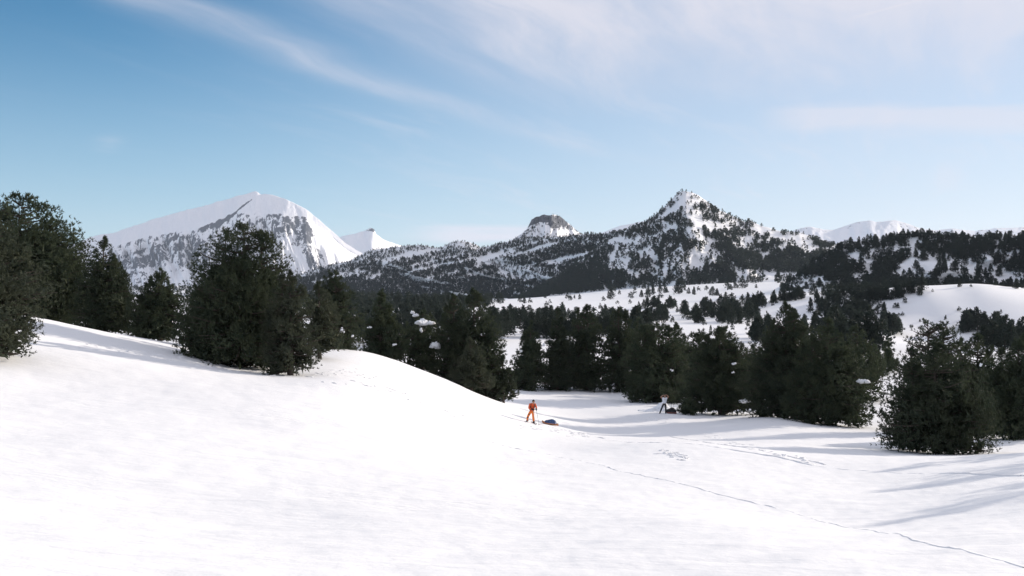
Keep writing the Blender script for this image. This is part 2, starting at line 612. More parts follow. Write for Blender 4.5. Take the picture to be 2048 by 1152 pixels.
Hill('snow_mountain', 'broad snow mountain with grey rock bands and a pointed crest above the pines',
     [(-300, 560), (0, 520), (130, 492), (155, 487), (180, 475), (205, 469), (230, 465), (260, 455), (300, 440), (345, 427), (375, 420), (405, 413), (440, 402),
      (470, 393), (500, 386), (512, 382), (521, 388), (545, 390), (565, 396), (585, 405), (612, 418), (640, 440), (665, 462), (690, 485),
      (722, 505), (760, 525), (820, 548)],
     [(-300, 620), (900, 620)], [(-300, 6600), (900, 7000)], [(-300, 5900), (500, 6150), (900, 6300)], M_ROCK,
     step=1.6, rows=190, jag=1.6, jscale=14, relief=big_relief, rock=big_rock, seed=3)


def rock_blank(v=0.0):
    return lambda PX, py, s: np.zeros(PX.shape) + v


def small_rock(PX, py, s):
    return np.maximum(inpoly(PX, py, [(732, 459), (748, 455), (753, 466), (745, 464), (733, 464)]) * 0.95, 0.12)


Hill('snow_mountain', 'small pale pyramid peak with a rock tip beyond the big mountain',
     [(600, 510), (640, 490), (685, 472), (710, 467), (730, 461), (741, 455), (748, 458), (752, 468), (765, 478), (780, 484), (797, 490), (840, 500), (900, 520)],
     [(600, 600), (900, 600)], [(600, 9500), (900, 9800)], [(600, 8700), (900, 8700)], M_ROCK, rows=60, jag=1.2,
     relief=lambda P, s: np.maximum(P - 745, 0) * 8 + 120 * fbm(P / 40., s * 3, 3, 51), rock=small_rock, seed=5)
Hill('snow_mountain', 'pale snow shoulder peeping out left of the wooded pyramid hill',
     [(1150, 480), (1205, 465), (1240, 452), (1275, 445), (1330, 437), (1400, 440), (1500, 470)],
     [(1150, 560), (1500, 560)], [(1150, 9000), (1500, 9000)], [(1150, 8600), (1500, 8600)], M_ROCK, rows=40, jag=1.0,
     rock=rock_blank(0.1), seed=6)


def dist_rock(PX, py, s):
    return 0.22 + 0.3 * sstep(0.75, 0.98, s)


Hill('snow_mountain', 'distant rounded white massif on the skyline between the two wooded hills',
     [(1480, 485), (1560, 468), (1600, 456), (1625, 453), (1648, 460), (1665, 461), (1690, 452), (1716, 443), (1740, 442), (1752, 445), (1770, 443),
      (1790, 441), (1810, 446), (1835, 456), (1870, 461), (1905, 457), (1950, 462), (1990, 457), (2048, 455), (2300, 450)],
     [(1480, 540), (2300, 540)], [(1480, 8800), (2300, 9500)], [(1480, 7200), (2300, 7600)], M_ROCK, rows=90, jag=2.0, jscale=30,
     relief=lambda P, s: 900 * fbm(P / 55., s * 1.6, 4, 61) * sstep(0, .3, s) * (1.1 - s) + 300 * s * (1 - s), rock=dist_rock, seed=7)


# flat topped rocky butte
def butte_rock(PX, py, s):
    m = np.zeros(PX.shape) + 0.72
    m = np.maximum(m, inpoly(PX, py, [(1058, 452), (1064, 438), (1085, 428), (1120, 432), (1136, 448), (1128, 455), (1104, 456), (1096, 446), (1080, 444)]) * 1.0)
    m = np.where(inpoly(PX, py, [(1060, 462), (1080, 446), (1096, 450), (1105, 458), (1150, 460), (1160, 475), (1040, 480)]), 0.42, m)
    return m


def butte_relief(P, s):
    r = np.maximum(P - 1100, 0) ** 1.1 * 1.8 + 45 * fbm(P / 12., s * 3, 4, 71) * sstep(0, .3, s)
    return r


HB = Hill('rocky_butte', 'flat-topped snowy rock butte standing on the long wooded ridge',
          [(940, 500), (1000, 490), (1030, 477), (1045, 466), (1056, 454), (1063, 440), (1072, 434), (1085, 430), (1105, 429), (1120, 433), (1135, 445), (1150, 458),
           (1162, 466), (1200, 474), (1260, 490)],
          [(940, 540), (1260, 540)], [(940, 3100), (1260, 3100)], [(940, 2850), (1260, 2850)], M_ROCK_NEAR, step=1.0, rows=90, jag=2.6, jscale=9,
          relief=butte_relief, rock=butte_rock, seed=8)

# long wooded ridge, left to centre
HL = Hill('wooded_ridge', 'long ridge banded with dark pines and snow strips below the butte',
          [(-400, 600), (100, 588), (270, 574), (400, 572), (560, 560), (600, 550), (640, 534), (700, 521), (735, 503), (750, 499), (775, 496), (800, 493), (820, 491), (850, 491),
           (870, 496), (885, 493), (905, 485), (920, 482), (940, 484), (962, 495), (985, 491), (1010, 485), (1035, 477), (1080, 475), (1130, 473), (1165, 468),
           (1210, 468), (1250, 460), (1300, 470), (1400, 500)],
          [(-400, 606), (560, 606), (900, 606), (1100, 600), (1400, 580)], [(-400, 2700), (600, 2650), (1000, 2500), (1250, 2000), (1400, 1900)],
          [(-400, 2400), (600, 2300), (1000, 2150), (1250, 1750), (1400, 1700)], M_SNOWFAR, step=2.5, rows=100, jag=1.6, jscale=14,
          relief=lambda P, s: 90 * fbm((P + 230 * s) / 60., s * 5 + P / 160., 4, 81) * sstep(0, .2, s) * (1.2 - s), seed=9)


# the wooded pyramid hill
def pyr_relief(P, s):
    e = P - 1372
    r = 0.22 * (np.sqrt(e * e + 900) + e) * .5 + 0.10 * (np.sqrt(e * e + 900) - e) * .5
    r = r + 70 * fbm(P / 45., s * 3.5, 4, 91) * sstep(0, .15, s) * (1.15 - s)
    r = r - 30 * np.exp(-((P - 1372 - (1 - s) * 30) / 30) ** 2) * (1 - s) * s * 2
    return r


HP = Hill('pyramid_hill', 'steep pyramid-shaped hill of snow dotted with dark pines at the centre right',
          [(1000, 612), (1060, 585), (1120, 550), (1170, 512), (1210, 484), (1250, 461), (1290, 443), (1310, 431), (1335, 409), (1348, 393), (1356, 384), (1365, 381), (1380, 383), (1395, 390), (1410, 400),
           (1425, 413), (1440, 421), (1470, 435), (1490, 444), (1500, 440), (1520, 450), (1545, 458), (1570, 463), (1600, 466), (1620, 473), (1640, 481),
           (1660, 487), (1700, 492), (1800, 500), (1900, 510)],
          [(1000, 616), (1100, 592), (1250, 580), (1400, 575), (1600, 560), (1900, 556)], [(1100, 1850), (1372, 1620), (1500, 1650), (1900, 1500)],
          [(1100, 1500), (1372, 1290), (1600, 1240), (1900, 1180)], M_SNOWFAR, step=1.5, rows=130, jag=1.6, jscale=16, relief=pyr_relief, seed=10)

# the right wooded ridge; its unseen right end curves nearer, shaped to shade the mound
HR = Hill('wooded_ridge', 'dark pine-covered ridge rising at the right edge above the sunlit snow mound',
          [(1490, 606), (1540, 584), (1590, 556), (1640, 514), (1680, 490), (1720, 480), (1760, 476), (1800, 470), (1830, 466), (1870, 468), (1900, 470), (1950, 473), (2000, 471), (2048, 470),
           (2200, 462), (2500, 455), (2800, 470)],
          [(1490, 610), (1540, 598), (1700, 598), (1850, 592), (2048, 592), (2800, 600)], [(1490, 800), (1700, 810), (2048, 740), (2200, 590), (2800, 540)],
          [(1490, 690), (1700, 670), (2048, 610), (2200, 490), (2800, 440)], M_SNOWFAR, step=2.5, rows=100, jag=2.5, jscale=24,
          relief=lambda P, s: 38 * fbm(P / 75., s * 2.5, 4, 101) * sstep(0, .15, s) * (1.25 - s), seed=11)


# ------------------------------------------------------------------ pines
def tube(P, rad, n=7):
    """tapered tube through points P with radii rad -> verts, quads"""
    P = np.asarray(P, float)
    rad = np.asarray(rad, float)
    T = np.gradient(P, axis=0)
    T /= np.linalg.norm(T, axis=1)[:, None] + 1e-9
    ref = np.where(np.abs(T[:, 2:3]) > 0.9, np.array([[1.0, 0, 0]]), np.array([[0, 0, 1.0]]))
    U = np.cross(T, ref)
    U /= np.linalg.norm(U, axis=1)[:, None] + 1e-9
    W = np.cross(T, U)
    a = np.linspace(0, 2 * np.pi, n, endpoint=False)
    V = P[:, None] + rad[:, None, None] * (np.cos(a)[None, :, None] * U[:, None] + np.sin(a)[None, :, None] * W[:, None])
    k = len(P)
    i = np.arange(k * n).reshape(k, n)
    j = np.roll(i, -1, 1)
    q = np.stack([i[:-1], j[:-1], j[1:], i[1:]], -1).reshape(-1, 4)
    return V.reshape(-1, 3), q


PROFILE = {
    'cone': [(0, .86), (.08, 1.0), (.2, .95), (.35, .84), (.5, .68), (.7, .43), (.85, .22), (.95, .08), (1, .02)],
    'egg': [(0, .85), (.1, 1.0), (.3, 1.0), (.45, .92), (.6, .76), (.75, .53), (.88, .28), (.96, .11), (1, .03)],
    'dome': [(0, .85), (.1, .97), (.25, 1.0), (.5, .95), (.68, .80), (.82, .58), (.93, .32), (1, .08)],
    'top': [(0, .25), (.15, .45), (.35, .75), (.55, .95), (.7, 1.0), (.85, .8), (.95, .45), (1, .15)],
}


def needles(C, D, size, k, width, rng, spread=0.75):
    """tufts of k needle blades at C pointing along D -> verts, tris"""
    n = len(C)
    size = np.broadcast_to(size, (n,))
    dirs = D[:, None] + spread * rng.normal(size=(n, k, 3))
    dirs /= np.linalg.norm(dirs, axis=2)[:, :, None] + 1e-9
    per = np.cross(dirs, rng.normal(size=(n, k, 3)))
    per /= np.linalg.norm(per, axis=2)[:, :, None] + 1e-9
    ln = size[:, None] * rng.uniform(.7, 1.15, (n, k))
    wd = width * ln
    b = C[:, None] + dirs * (ln * 0.25)[:, :, None] - dirs * (0.3 * ln)[:, :, None]
    tip = C[:, None] + dirs * ln[:, :, None]
    V = np.stack([b - per * wd[:, :, None], b + per * wd[:, :, None], tip], 2).reshape(-1, 3)
    return V, np.arange(len(V)).reshape(-1, 3)


def crown(rng, Hc, R, z0, prof_name, nb, tpb, tuft, k=6, width=.22, rag=.2, fill=.35, ctr=(0, 0), clump=.2, gap=0.0, lobes=3, core=0.0, plume=1.7):
    """branch sprays; returns verts, tris, and the branch list (start, end)"""
    pr = PROFILE[prof_name]
    tt = rng.uniform(0, 1, nb * 6)
    keep = rng.uniform(0, 1, nb * 6) < (prof(pr, tt) * .8 + .28)
    t = tt[keep][:nb]
    n = len(t)
    phi = rng.uniform(0, 2 * np.pi, n)
    p1, p2 = rng.uniform(0, 6.28, 2)
    lob = 1 + rag * .6 * np.sin(lobes * phi + p1 + 5 * t) + rag * .5 * np.sin(2 * phi + p2 - 8 * t)
    L = R * prof(pr, t) * rng.uniform(.80, 1.10, n) * lob
    L *= np.where(rng.uniform(0, 1, n) < .07, 1.0 + rag * .5, 1.0)
    if gap > 0:
        L *= np.where((np.sin(t * 34 + p1 + phi) > 1 - gap), .55, 1)
    el = -0.30 + 0.75 * t + rng.uniform(-.12, .12, n)
    ze = z0 + t * Hc
    out = np.stack([np.cos(phi), np.sin(phi), np.zeros(n)], 1)
    E = out * L[:, None] + np.stack([np.full(n, ctr[0]), np.full(n, ctr[1]), ze], 1)
    zs = np.clip(ze - L * np.tan(el) * .8, z0 * .4, z0 + Hc * .95)
    B = np.stack([np.full(n, ctr[0]), np.full(n, ctr[1]), zs], 1)
    # tufts
    rc = np.clip(clump * R * (0.5 + prof(pr, t)) * .75, .12, None)
    ii = np.repeat(np.arange(n), tpb)
    N = len(ii)
    frac = np.where(rng.uniform(0, 1, N) < fill, rng.uniform(.25, .9, N), 1.0)
    sph = rng.normal(size=(N, 3))
    sph /= np.linalg.norm(sph, axis=1)[:, None]
    sph *= (rng.uniform(.45, 1, N) ** .6)[:, None]
    base = B[ii] + (E[ii] - B[ii]) * frac[:, None]
    ris = rng.uniform(0, 1, N)                          # boughs end in upturned plumes
    sph[:, 2] *= .45
    sph *= (1.08 - .85 * ris)[:, None]
    Cc = base + sph * rc[ii][:, None]
    Cc[:, 2] += (ris * plume - .35) * rc[ii]
    Cc[:, :2] += out[ii][:, :2] * ((ris - .5) * .5 * rc[ii])[:, None]
    up = np.array([0, 0, 1.0])
    D = out[ii] * .5 + up * (.45 + .5 * t[ii][:, None] + .5 * ris[:, None]) + sph * .9
    D /= np.linalg.norm(D, axis=1)[:, None]
    Cc[:, 2] = np.maximum(Cc[:, 2], -0.05)
    # leader shoots
    nl = max(6, tpb)
    lz = rng.uniform(.86, 1.0, nl)
    LC = np.stack([ctr[0] + rng.normal(size=nl) * .25 * R * (1.02 - lz), ctr[1] + rng.normal(size=nl) * .25 * R * (1.02 - lz), z0 + Hc * lz], 1)
    Cc = np.concatenate([Cc, LC])
    D = np.concatenate([D, np.tile(up, (nl, 1))])
    V, T = needles(Cc, D, tuft, k, width, rng)
    if core > 0:                                        # oversized filler blades inside the crown, added to block light and close gaps
        nc_ = int(len(Cc) * core)
        low = np.nonzero(t < .74)[0]
        j = low[rng.integers(0, len(low), nc_)]
        Ci = B[j] + (E[j] - B[j]) * rng.uniform(.15, .80, nc_)[:, None] + rng.normal(size=(nc_, 3)) * .06 * R
        Ci[:, 2] = np.maximum(Ci[:, 2], .05)
        Vi, Ti = needles(Ci, np.tile(np.array([[0, 0, .5]]), (nc_, 1)), tuft * 2.3, 5, .24, rng, 1.0)
        T = np.concatenate([T, Ti + len(V)])
        V = np.concatenate([V, Vi])
    return V, T, B, E, t


def joinmesh(parts):
    V, Q, o = [], [], 0
    for v, q in parts:
        V.append(v)
        Q.append(q + o)
        o += len(v)
    return np.concatenate(V), np.concatenate(Q)


def snow_blob(rng, sx, sy, sz):
    bm = bmesh.new()
    bmesh.ops.create_icosphere(bm, subdivisions=3, radius=1.0)
    se = rng.uniform(0, 100)
    for vv in bm.verts:
        c = vv.co
        n = 0.5 * float(vnoise(np.array([c.x * 1.6 + se]), np.array([c.y * 1.6 + c.z * 2.1 + se]), 7)[0])
        n += 0.45 * float(vnoise(np.array([c.x * 3.6 + se]), np.array([c.z * 3.6 - c.y * 3 + se]), 8)[0])
        k = 1 + n
        vv.co = Vector((c.x * sx * k, c.y * sy * k, c.z * sz * k if c.z > 0 else c.z * sz * .45 * k))
    me = bpy.data.meshes.new('snow_clump')
    bm.to_mesh(me)
    bm.free()
    me.polygons.foreach_set('use_smooth', np.ones(len(me.polygons), bool))
    me.materials.append(M_CLUMP)
    return me


NEAR = []     # silhouettes (px, top, base, half width) for choosing what shows


def pine(px, d, top, hw, label, prof_name='cone', tops=None, seed=0, mat=None, dens=1.0, z0=.08, rag=.2, gap=0.0, snow=(), core=.22,
         name='pine_tree', lean=0.0, group='pines around the snow bowl', clump=.17, trunk_bare=False, xo=0, base_py=None):
    rng = np.random.default_rng(1000 + seed)
    x = (px - 1024) / F * d
    zb = H1(x, d) - .08
    if base_py is not None:
        zb = (576 - base_py) / F * d
    ht = (576 - top) / F * d - zb
    R = hw / F * d
    root = tag(empty(name, (x, d, zb)), label, 'tree', group)
    pix = d / F * 2.0                                   # metres per rendered pixel
    tuft = max(.15, 2.5 * pix)
    stems = tops or [(0, 0, 1.0, 1.0)]                 # dx, dy (fractions of R), height fraction, radius fraction
    cv, wood = [], []
    for (sx, sy, hf, rf) in stems:
        hc, rr_ = ht * hf - z0, R * rf
        area = 3.4 * rr_ * hc
        n_t = area / (tuft * tuft) * 1.9 * dens
        tf = tuft * math.sqrt(max(1.0, n_t / 6200))     # fewer, longer sprays on the very big crowns
        n_t = int(np.clip(n_t, 400, 6200))
        tpb = 13
        nb = max(30, n_t // tpb)
        V, T, B, E, t = crown(rng, hc, rr_, z0, prof_name, nb, tpb, tf, 7, .14, rag, .35, (sx * R, sy * R), clump, gap, core=core)
        cv.append((V, T))
        zt = z0 + hc
        tz = np.linspace(-.3, zt * .97, 7)
        bend = .06 * R * np.sin(np.linspace(0, 3, 7) + seed)
        P = np.stack([np.linspace(0, sx * R, 7) ** 1.0 + bend * .5, np.linspace(0, sy * R, 7), tz], 1)
        if sx or sy:
            P[2:, 0] = sx * R
            P[2:, 1] = sy * R
        r0 = .022 * ht + .05
        wood.append(tube(P, np.linspace(r0, .02, 7), 8))
        ks = rng.permutation(len(B))[:90]
        for q in ks:
            m = (B[q] * .5 + E[q] * .5) - np.array([0, 0, .06 * np.linalg.norm(E[q] - B[q])])
            wood.append(tube([B[q], m, E[q]], [r0 * .30, r0 * .2, .012], 4))
    V, T = joinmesh(cv)
    if lean:
        V[:, 0] += lean * V[:, 2]
        wood = [(np.stack([w_[0][:, 0] + lean * w_[0][:, 2], w_[0][:, 1], w_[0][:, 2]], 1), w_[1]) for w_ in wood]
    link('crown', mesh_np('crown', V, T, mat or M_NEEDLE), root)
    WV, WQ = joinmesh(wood)
    link('trunk', mesh_np('trunk', WV, WQ, M_BARK, True), root)
    for (spx, spy, swp, shp) in snow:                   # snow lying on the boughs, in photograph pixels
        q = ((spx - 1024) / F, 1.0, (576 - spy) / F)
        # depth of the crown face there
        hz = q[2] * d - zb
        tt = np.clip((hz - z0) / (ht - z0), 0, 1)
        rloc = R * float(prof(PROFILE[prof_name], np.array([tt]))[0])
        off = min(abs(q[0] * d - x), rloc * .95)
        dd = d - math.sqrt(max(rloc ** 2 - off ** 2, 0)) * .95
        loc = Vector((q[0] * dd, dd, q[2] * dd)) - Vector((x, d, zb))
        W2, H2 = swp / F * dd / 2, shp / F * dd / 1.7
        lob = []
        for kk in range(7 if swp > 14 else 4):
            bx = rng.uniform(-.75, .75)
            bl = snow_blob(rng, W2 * rng.uniform(.28, .55), W2 * rng.uniform(.3, .5), H2 * rng.uniform(.5, 1.0) * (1.1 - abs(bx) * .6))
            vv = np.array([q_.co for q_ in bl.vertices]) + np.array([bx * W2, rng.uniform(-.3, .3) * W2, H2 * rng.uniform(-.45, .25)])
            lob.append((vv, np.array([q_.vertices for q_ in bl.polygons])))
            bpy.data.meshes.remove(bl)
        link('snow_clump', mesh_np('snow_clump', *joinmesh(lob), M_CLUMP, True), root, loc)
    NEAR.append((px, top, 576 - zb / d * F, hw, d))
    return root


G1 = 'pines on the crest of the left slope'
G2 = 'pines beside the snow bowl'
G3 = 'pines of the dark wall behind the bowl'
G4 = 'pines on the right bank'
PALE = M_NEEDLE_PALE
pine(-42, 39, 405, 118, 'pine cut by the left edge, its lit green boughs hanging over open snow', 'egg', seed=1, mat=PALE, group=G1, rag=.22, dens=1.3, core=.35)
pine(42, 72, 398, 132, 'broad dome-shaped dark pine, tallest at the left edge', 'dome', [(0, 0, 1, 1), (.34, .2, .84, .66), (-.5, .2, .96, .8)], seed=2, group=G1, rag=.12, dens=1.25, core=.4)
pine(208, 69, 473, 62, 'slim pointed pine between the dome-shaped pine and the low twin-topped one', 'cone', [(0, 0, 1, 1), (.18, .4, .8, .9)], seed=3, group=G1, rag=.25)
pine(322, 67, 537, 62, 'low ragged twin-topped pine left of the largest central pine', 'cone', [(0, 0, 1, 1), (-.45, .3, .88, .8)], seed=4, group=G1, rag=.35)
pine(398, 64, 575, 42, 'low dark pine tucked against the left flank of the largest pine', 'egg', seed=5, group=G1, rag=.3)
pine(486, 55, 449, 112, 'largest many-topped pine standing over the left slope', 'dome',
     [(0, 0, 1, .72), (-.34, .1, .96, .62), (.30, .1, .95, .66), (.05, -.3, .74, .9), (-.62, -.1, .60, .5)], seed=6, group=G1, rag=.3)
pine(580, 51, 545, 54, 'lower pine in front of the right flank of the largest pine', 'egg', [(0, 0, 1, .95), (-.35, .3, .97, .8)], seed=7, mat=PALE, group=G1, rag=.25)
pine(672, 71, 543, 50, 'dark rounded pine behind the grey-green pine', 'egg', [(0, 0, 1, 1), (-.3, .3, 1.0, .8)], seed=8, group=G1, base_py=712,
     snow=[(684, 662, 11, 9), (705, 672, 8, 6)])
pine(639, 62, 568, 46, 'grey-green pine with its bare trunk foot standing on the white slope', 'egg', seed=9, mat=PALE, group=G1, z0=.55)
pine(762, 81, 582, 44, 'dark pine with snow showing between its boughs behind the white crest', 'cone', [(0, 0, 1, 1), (.2, .2, .8, 1)], seed=10, group=G2, rag=.35,
     snow=[(740, 655, 10, 5), (788, 690, 9, 6)], base_py=722)
pine(845, 85, 626, 56, 'bushy pine carrying thick pillows of snow', 'dome', seed=11, group=G2, rag=.3, base_py=758,
     snow=[(849, 647, 36, 15), (872, 691, 25, 15), (832, 631, 19, 8), (843, 660, 8, 10), (880, 655, 5, 5), (826, 625, 9, 8)])
pine(940, 83, 580, 66, 'tall twin-topped pine left of the orange skier', 'egg', [(.12, 0, 1, .9), (-.5, .1, .95, .72), (.55, .0, .62, .6)], seed=12, group=G2, rag=.22, base_py=797)
pine(940, 77, 678, 42, 'short grey-green pine at the foot of the tall twin-topped pine', 'cone', [(0, 0, 1, 1), (.25, .2, .8, .9)], seed=13, mat=PALE, group=G2, rag=.25)
pine(1006, 82, 715, 30, 'low dark pine skirt reaching the snow just left of the orange skier', 'cone', seed=14, group=G2, rag=.35)
pine(1062, 122, 645, 40, 'leftmost pine of the dark wall behind the bowl', 'cone', [(0, 0, 1, 1), (-.3, .1, .85, .9)], seed=15, group=G3, rag=.3, snow=[(1043, 702, 8, 6), (1088, 690, 7, 7)])
pine(1114, 124, 618, 38, 'pine with layered drooping boughs, second from the left in the dark wall', 'cone', [(0, 0, 1, 1), (.2, .1, .9, .9)], seed=16, group=G3, rag=.35, gap=.25)
pine(1175, 126, 612, 44, 'dark pine in the middle of the wall behind the bowl', 'egg', [(0, 0, 1, 1), (-.4, .2, .96, .8)], seed=17, group=G3, rag=.2)
pine(1236, 126, 616, 46, 'round-topped dark pine, fourth along the wall behind the bowl', 'egg', [(0, 0, 1, 1), (.35, .2, .97, .8)], seed=18, group=G3, rag=.2, snow=[(1260, 742, 8, 6), (1279, 681, 9, 6)])
pine(1316, 110, 648, 60, 'broad dark pine behind the person in the white top', 'dome', [(0, 0, 1, 1), (-.4, .3, .97, .7), (.4, .2, .97, .7)], seed=19, group=G3, rag=.25, snow=[(1343, 741, 8, 6)])
pine(1440, 91, 655, 74, 'spreading pine with bare low branches beside the dark sled', 'dome', [(0, 0, .99, .66), (-.3, .2, .92, .7), (.34, .1, .84, .72), (.15, .3, 1, .5), (.6, 0, .42, .5)], seed=20, group=G4, rag=.4,
     snow=[(1468, 728, 10, 6), (1492, 803, 24, 10), (1466, 745, 6, 5)], z0=.35)
pine(1381, 89, 798, 18, 'small low pine bush beside the dark sled', 'dome', seed=21, name='pine_bush', group=G4, rag=.4, z0=.1)
pine(1572, 84, 606, 68, 'tall pine with thin sunlit tip left of the broad dark pine', 'egg', [(0, 0, 1, .9), (-.35, .2, .82, .7), (.3, .2, .93, .7)], seed=22, group=G4, rag=.4, clump=.17)
pine(1664, 80, 640, 76, 'broad dark pine on the mound at the right', 'egg', [(-.12, 0, 1, .9), (.42, .1, .8, .62), (-.5, .1, .85, .7)], seed=23, group=G4, rag=.25,
     snow=[(1724, 762, 24, 10)])
pine(1712, 110, 655, 60, 'dark pine behind the broad pine on the mound', 'egg', seed=24, group=G4, rag=.3)
pine(1776, 150, 678, 22, 'small pointed pine seen in the gap between the right bank pines', 'cone', seed=25, group=G4)
pine(1752, 145, 690, 18, 'thin pine left of the small pointed pine in the gap', 'cone', seed=26, group=G4, gap=.3)
pine(1872, 52, 690, 108, 'wide shaggy pine nearest on the right, its boughs resting on the snow', 'egg', [(0, 0, 1, .92), (-.40, .1, .86, .55), (.42, -.05, .74, .58)], seed=27, mat=None, group=G4, rag=.35)
pine(1862, 71, 640, 62, 'open branchy pine rising behind the shaggy pine', 'top', [(-.1, 0, 1, .85), (.45, .1, .97, .7), (-.6, .1, .74, .6)], seed=28, group=G4, rag=.5, gap=.35, dens=.7, core=.05)
pine(1955, 76, 670, 68, 'dark pine between the shaggy pine and the right edge', 'egg', [(0, 0, 1, 1), (-.4, .2, .95, .8)], seed=29, group=G4, rag=.3)
pine(2035, 64, 682, 72, 'dark pine cut by the right edge', 'egg', [(0, 0, 1, 1), (-.35, .2, .9, .8), (.35, .3, 1.05, .9)], seed=30, group=G4, rag=.3, snow=[(1962, 730, 7, 8)])
pine(1398, 119, 660, 58, 'dark pine behind the left half of the spreading pine', 'egg', seed=41, group=G3, rag=.3)  # back row, added to close the wall and shade the bowl
pine(1470, 122, 712, 52, 'dark pine behind the right half of the spreading pine', 'egg', seed=42, group=G3, rag=.3)
pine(1350, 131, 650, 50, 'dark pine behind the broad pine, topping the right end of the wall', 'egg', seed=43, group=G3, rag=.3)
pine(1535, 118, 700, 50, 'dark pine at the left foot of the thin-tipped pine, farther back', 'cone', seed=44, group=G3, rag=.3)
pine(1612, 116, 672, 55, 'dark pine showing between the thin-tipped pine and the broad pine', 'egg', seed=45, group=G3, rag=.3)
pine(1275, 136, 640, 48, 'dark pine set back behind the fourth pine of the wall', 'egg', seed=46, group=G3, rag=.3)
pine(1448, 129, 658, 56, 'pine added farthest back behind the spreading pine to shade the bowl', 'egg', seed=47, group=G3, rag=.3)  # extra hidden pine, added to throw shade into the bowl
pine(1506, 134, 690, 50, 'pine added far back between the spreading and thin-tipped pines to shade the bowl', 'egg', seed=48, group=G3, rag=.3)  # likewise an extra pine, put in for its shade on the bowl
# pines just outside the frame at the right, whose shadows cross the snow
for k, (X, Y, hh, lab) in enumerate([(28.6, 31.5, 8.7, 'pine out of view at the right, its shadow the lowest on the snow'),
                                     (29.2, 37.7, 7.8, 'pine out of view at the right, its shadow in the middle of three'),
                                     (30.8, 44.7, 7.6, 'pine out of view at the right, its shadow the highest of three')]):
    zt = H1(X, Y) + hh
    pine(1024 + X / Y * F, Y, 576 - zt / Y * F, (3.1, 2.8, 2.3)[k] / Y * F, lab, 'egg', seed=31 + k, group='pines casting shadows from the right', dens=.5)

# ------------------------------------------------------------------ woods and single far pines
rngT = np.random.default_rng(77)
TREES = []       # (x, y, z, height, region)


def project(x, y, z):
    return 1024 + x / y * F, 576 - z / y * F


def ground_wood(poly, n, h0, h1, region):
    p = np.array(poly, float)
    c = 0
    tries = 0
    while c < n and tries < 40:
        tries += 1
        m = n * 3
        px = rngT.uniform(p[:, 0].min(), p[:, 0].max(), m)
        py = rngT.uniform(p[:, 1].min(), p[:, 1].max(), m)
        ok = inpoly(px, py, poly)
        for a, b in zip(px[ok], py[ok]):
            if c >= n:
                break
            q = GROUND.hit(a, b)
            if q is None:
                continue
            TREES.append((q[0], q[1], q[2], rngT.uniform(h0, h1), region))
            c += 1


class Grounder:
    """quick lookup: sight line -> far ground"""
    def __init__(self):
        self.d = np.exp(np.linspace(math.log(140), math.log(1400), 420))
        self.px = np.arange(-100, 2200, 6.0)
        X = (self.px[:, None] - 1024) / F * self.d[None]
        Y = np.broadcast_to(self.d, X.shape)
        self.Z = H(X, Y)
        self.py = 576 - self.Z / Y * F

    def hit(self, px, py):
        i = int(np.clip(round((px + 100) / 6.0), 0, len(self.px) - 1))
        vis = self.py[i] <= py
        if not vis.any():
            return None
        j = int(np.argmax(vis))
        d = self.d[j]
        x = (px - 1024) / F * d
        return x, d, self.Z[i, j]


GROUND = Grounder()


def single(px, py, hpx, region):
    q = GROUND.hit(px, py)
    if q is not None:
        TREES.append((q[0], q[1], q[2], hpx / F * q[1], region))


# woods on the flat, by their foot line in the photograph
ground_wood([(985, 632), (1060, 628), (1150, 625), (1270, 642), (1285, 672), (1200, 680), (985, 680)], 95, 3.8, 6.0, 'near_band')
ground_wood([(620, 640), (760, 625), (990, 622), (990, 700), (700, 700)], 60, 5, 8, 'near_band')
ground_wood([(700, 616), (985, 608), (985, 622), (700, 640)], 90, 6, 9, 'left_wood')
ground_wood([(560, 603), (985, 598), (1010, 606), (985, 612), (560, 622)], 160, 7, 10, 'left_wood')
for poly, n in [([(1280, 613), (1320, 607), (1320, 622), (1285, 624)], 9), ([(1330, 606), (1352, 615), (1332, 624)], 5),
                ([(1395, 620), (1440, 607), (1480, 610), (1480, 634), (1440, 640), (1400, 637)], 26),
                ([(1365, 628), (1395, 632), (1397, 647), (1370, 642)], 7), ([(1290, 634), (1330, 634), (1330, 646), (1290, 646)], 8),
                ([(1485, 612), (1532, 608), (1530, 617), (1490, 620)], 10), ([(1542, 605), (1610, 592), (1612, 598), (1548, 609)], 13),
                ([(1490, 628), (1522, 632), (1510, 644), (1490, 642)], 8), ([(1440, 642), (1480, 642), (1475, 657), (1445, 652)], 7),
                ([(1500, 655), (1640, 660), (1640, 690), (1500, 690)], 16), ([(1270, 655), (1300, 660), (1300, 690), (1260, 690)], 6)]:
    ground_wood(poly, n + 2, 4.0, 6.6, 'flat_clump')
for q in [(1221, 599, 22), (1207, 602, 9), (1262, 597, 12), (1283, 595, 14), (1297, 590, 16), (1306, 590, 18), (1320, 585, 15), (1330, 585, 12), (1357, 588, 26),
          (1370, 582, 11), (1377, 588, 12), (1388, 590, 15), (1397, 582, 9), (1413, 582, 10), (1425, 592, 17), (1434, 592, 14), (1270, 580, 12), (1288, 578, 13),
          (1330, 620, 14), (1345, 645, 12), (1090, 597, 8), (1141, 602, 10), (1060, 606, 10), (1100, 607, 8), (1040, 605, 12), (1485, 577, 20), (1500, 566, 18),
          (1510, 567, 15), (1520, 565, 14), (1538, 563, 12), (1556, 566, 24), (1576, 563, 12), (1595, 566, 18), (1610, 563, 14), (1628, 592, 22), (1470, 577, 12), (1455, 578, 14),
          (1496, 647, 14), (1560, 668, 16), (1465, 660, 12)]:
    single(*q, 'flat_single')
ground_wood([(1615, 628), (1640, 592), (1690, 575), (1760, 574), (1860, 580), (1800, 603), (1745, 606), (1742, 628), (1722, 648), (1690, 643), (1620, 628)], 105, 3.8, 6.2, 'right_wood')
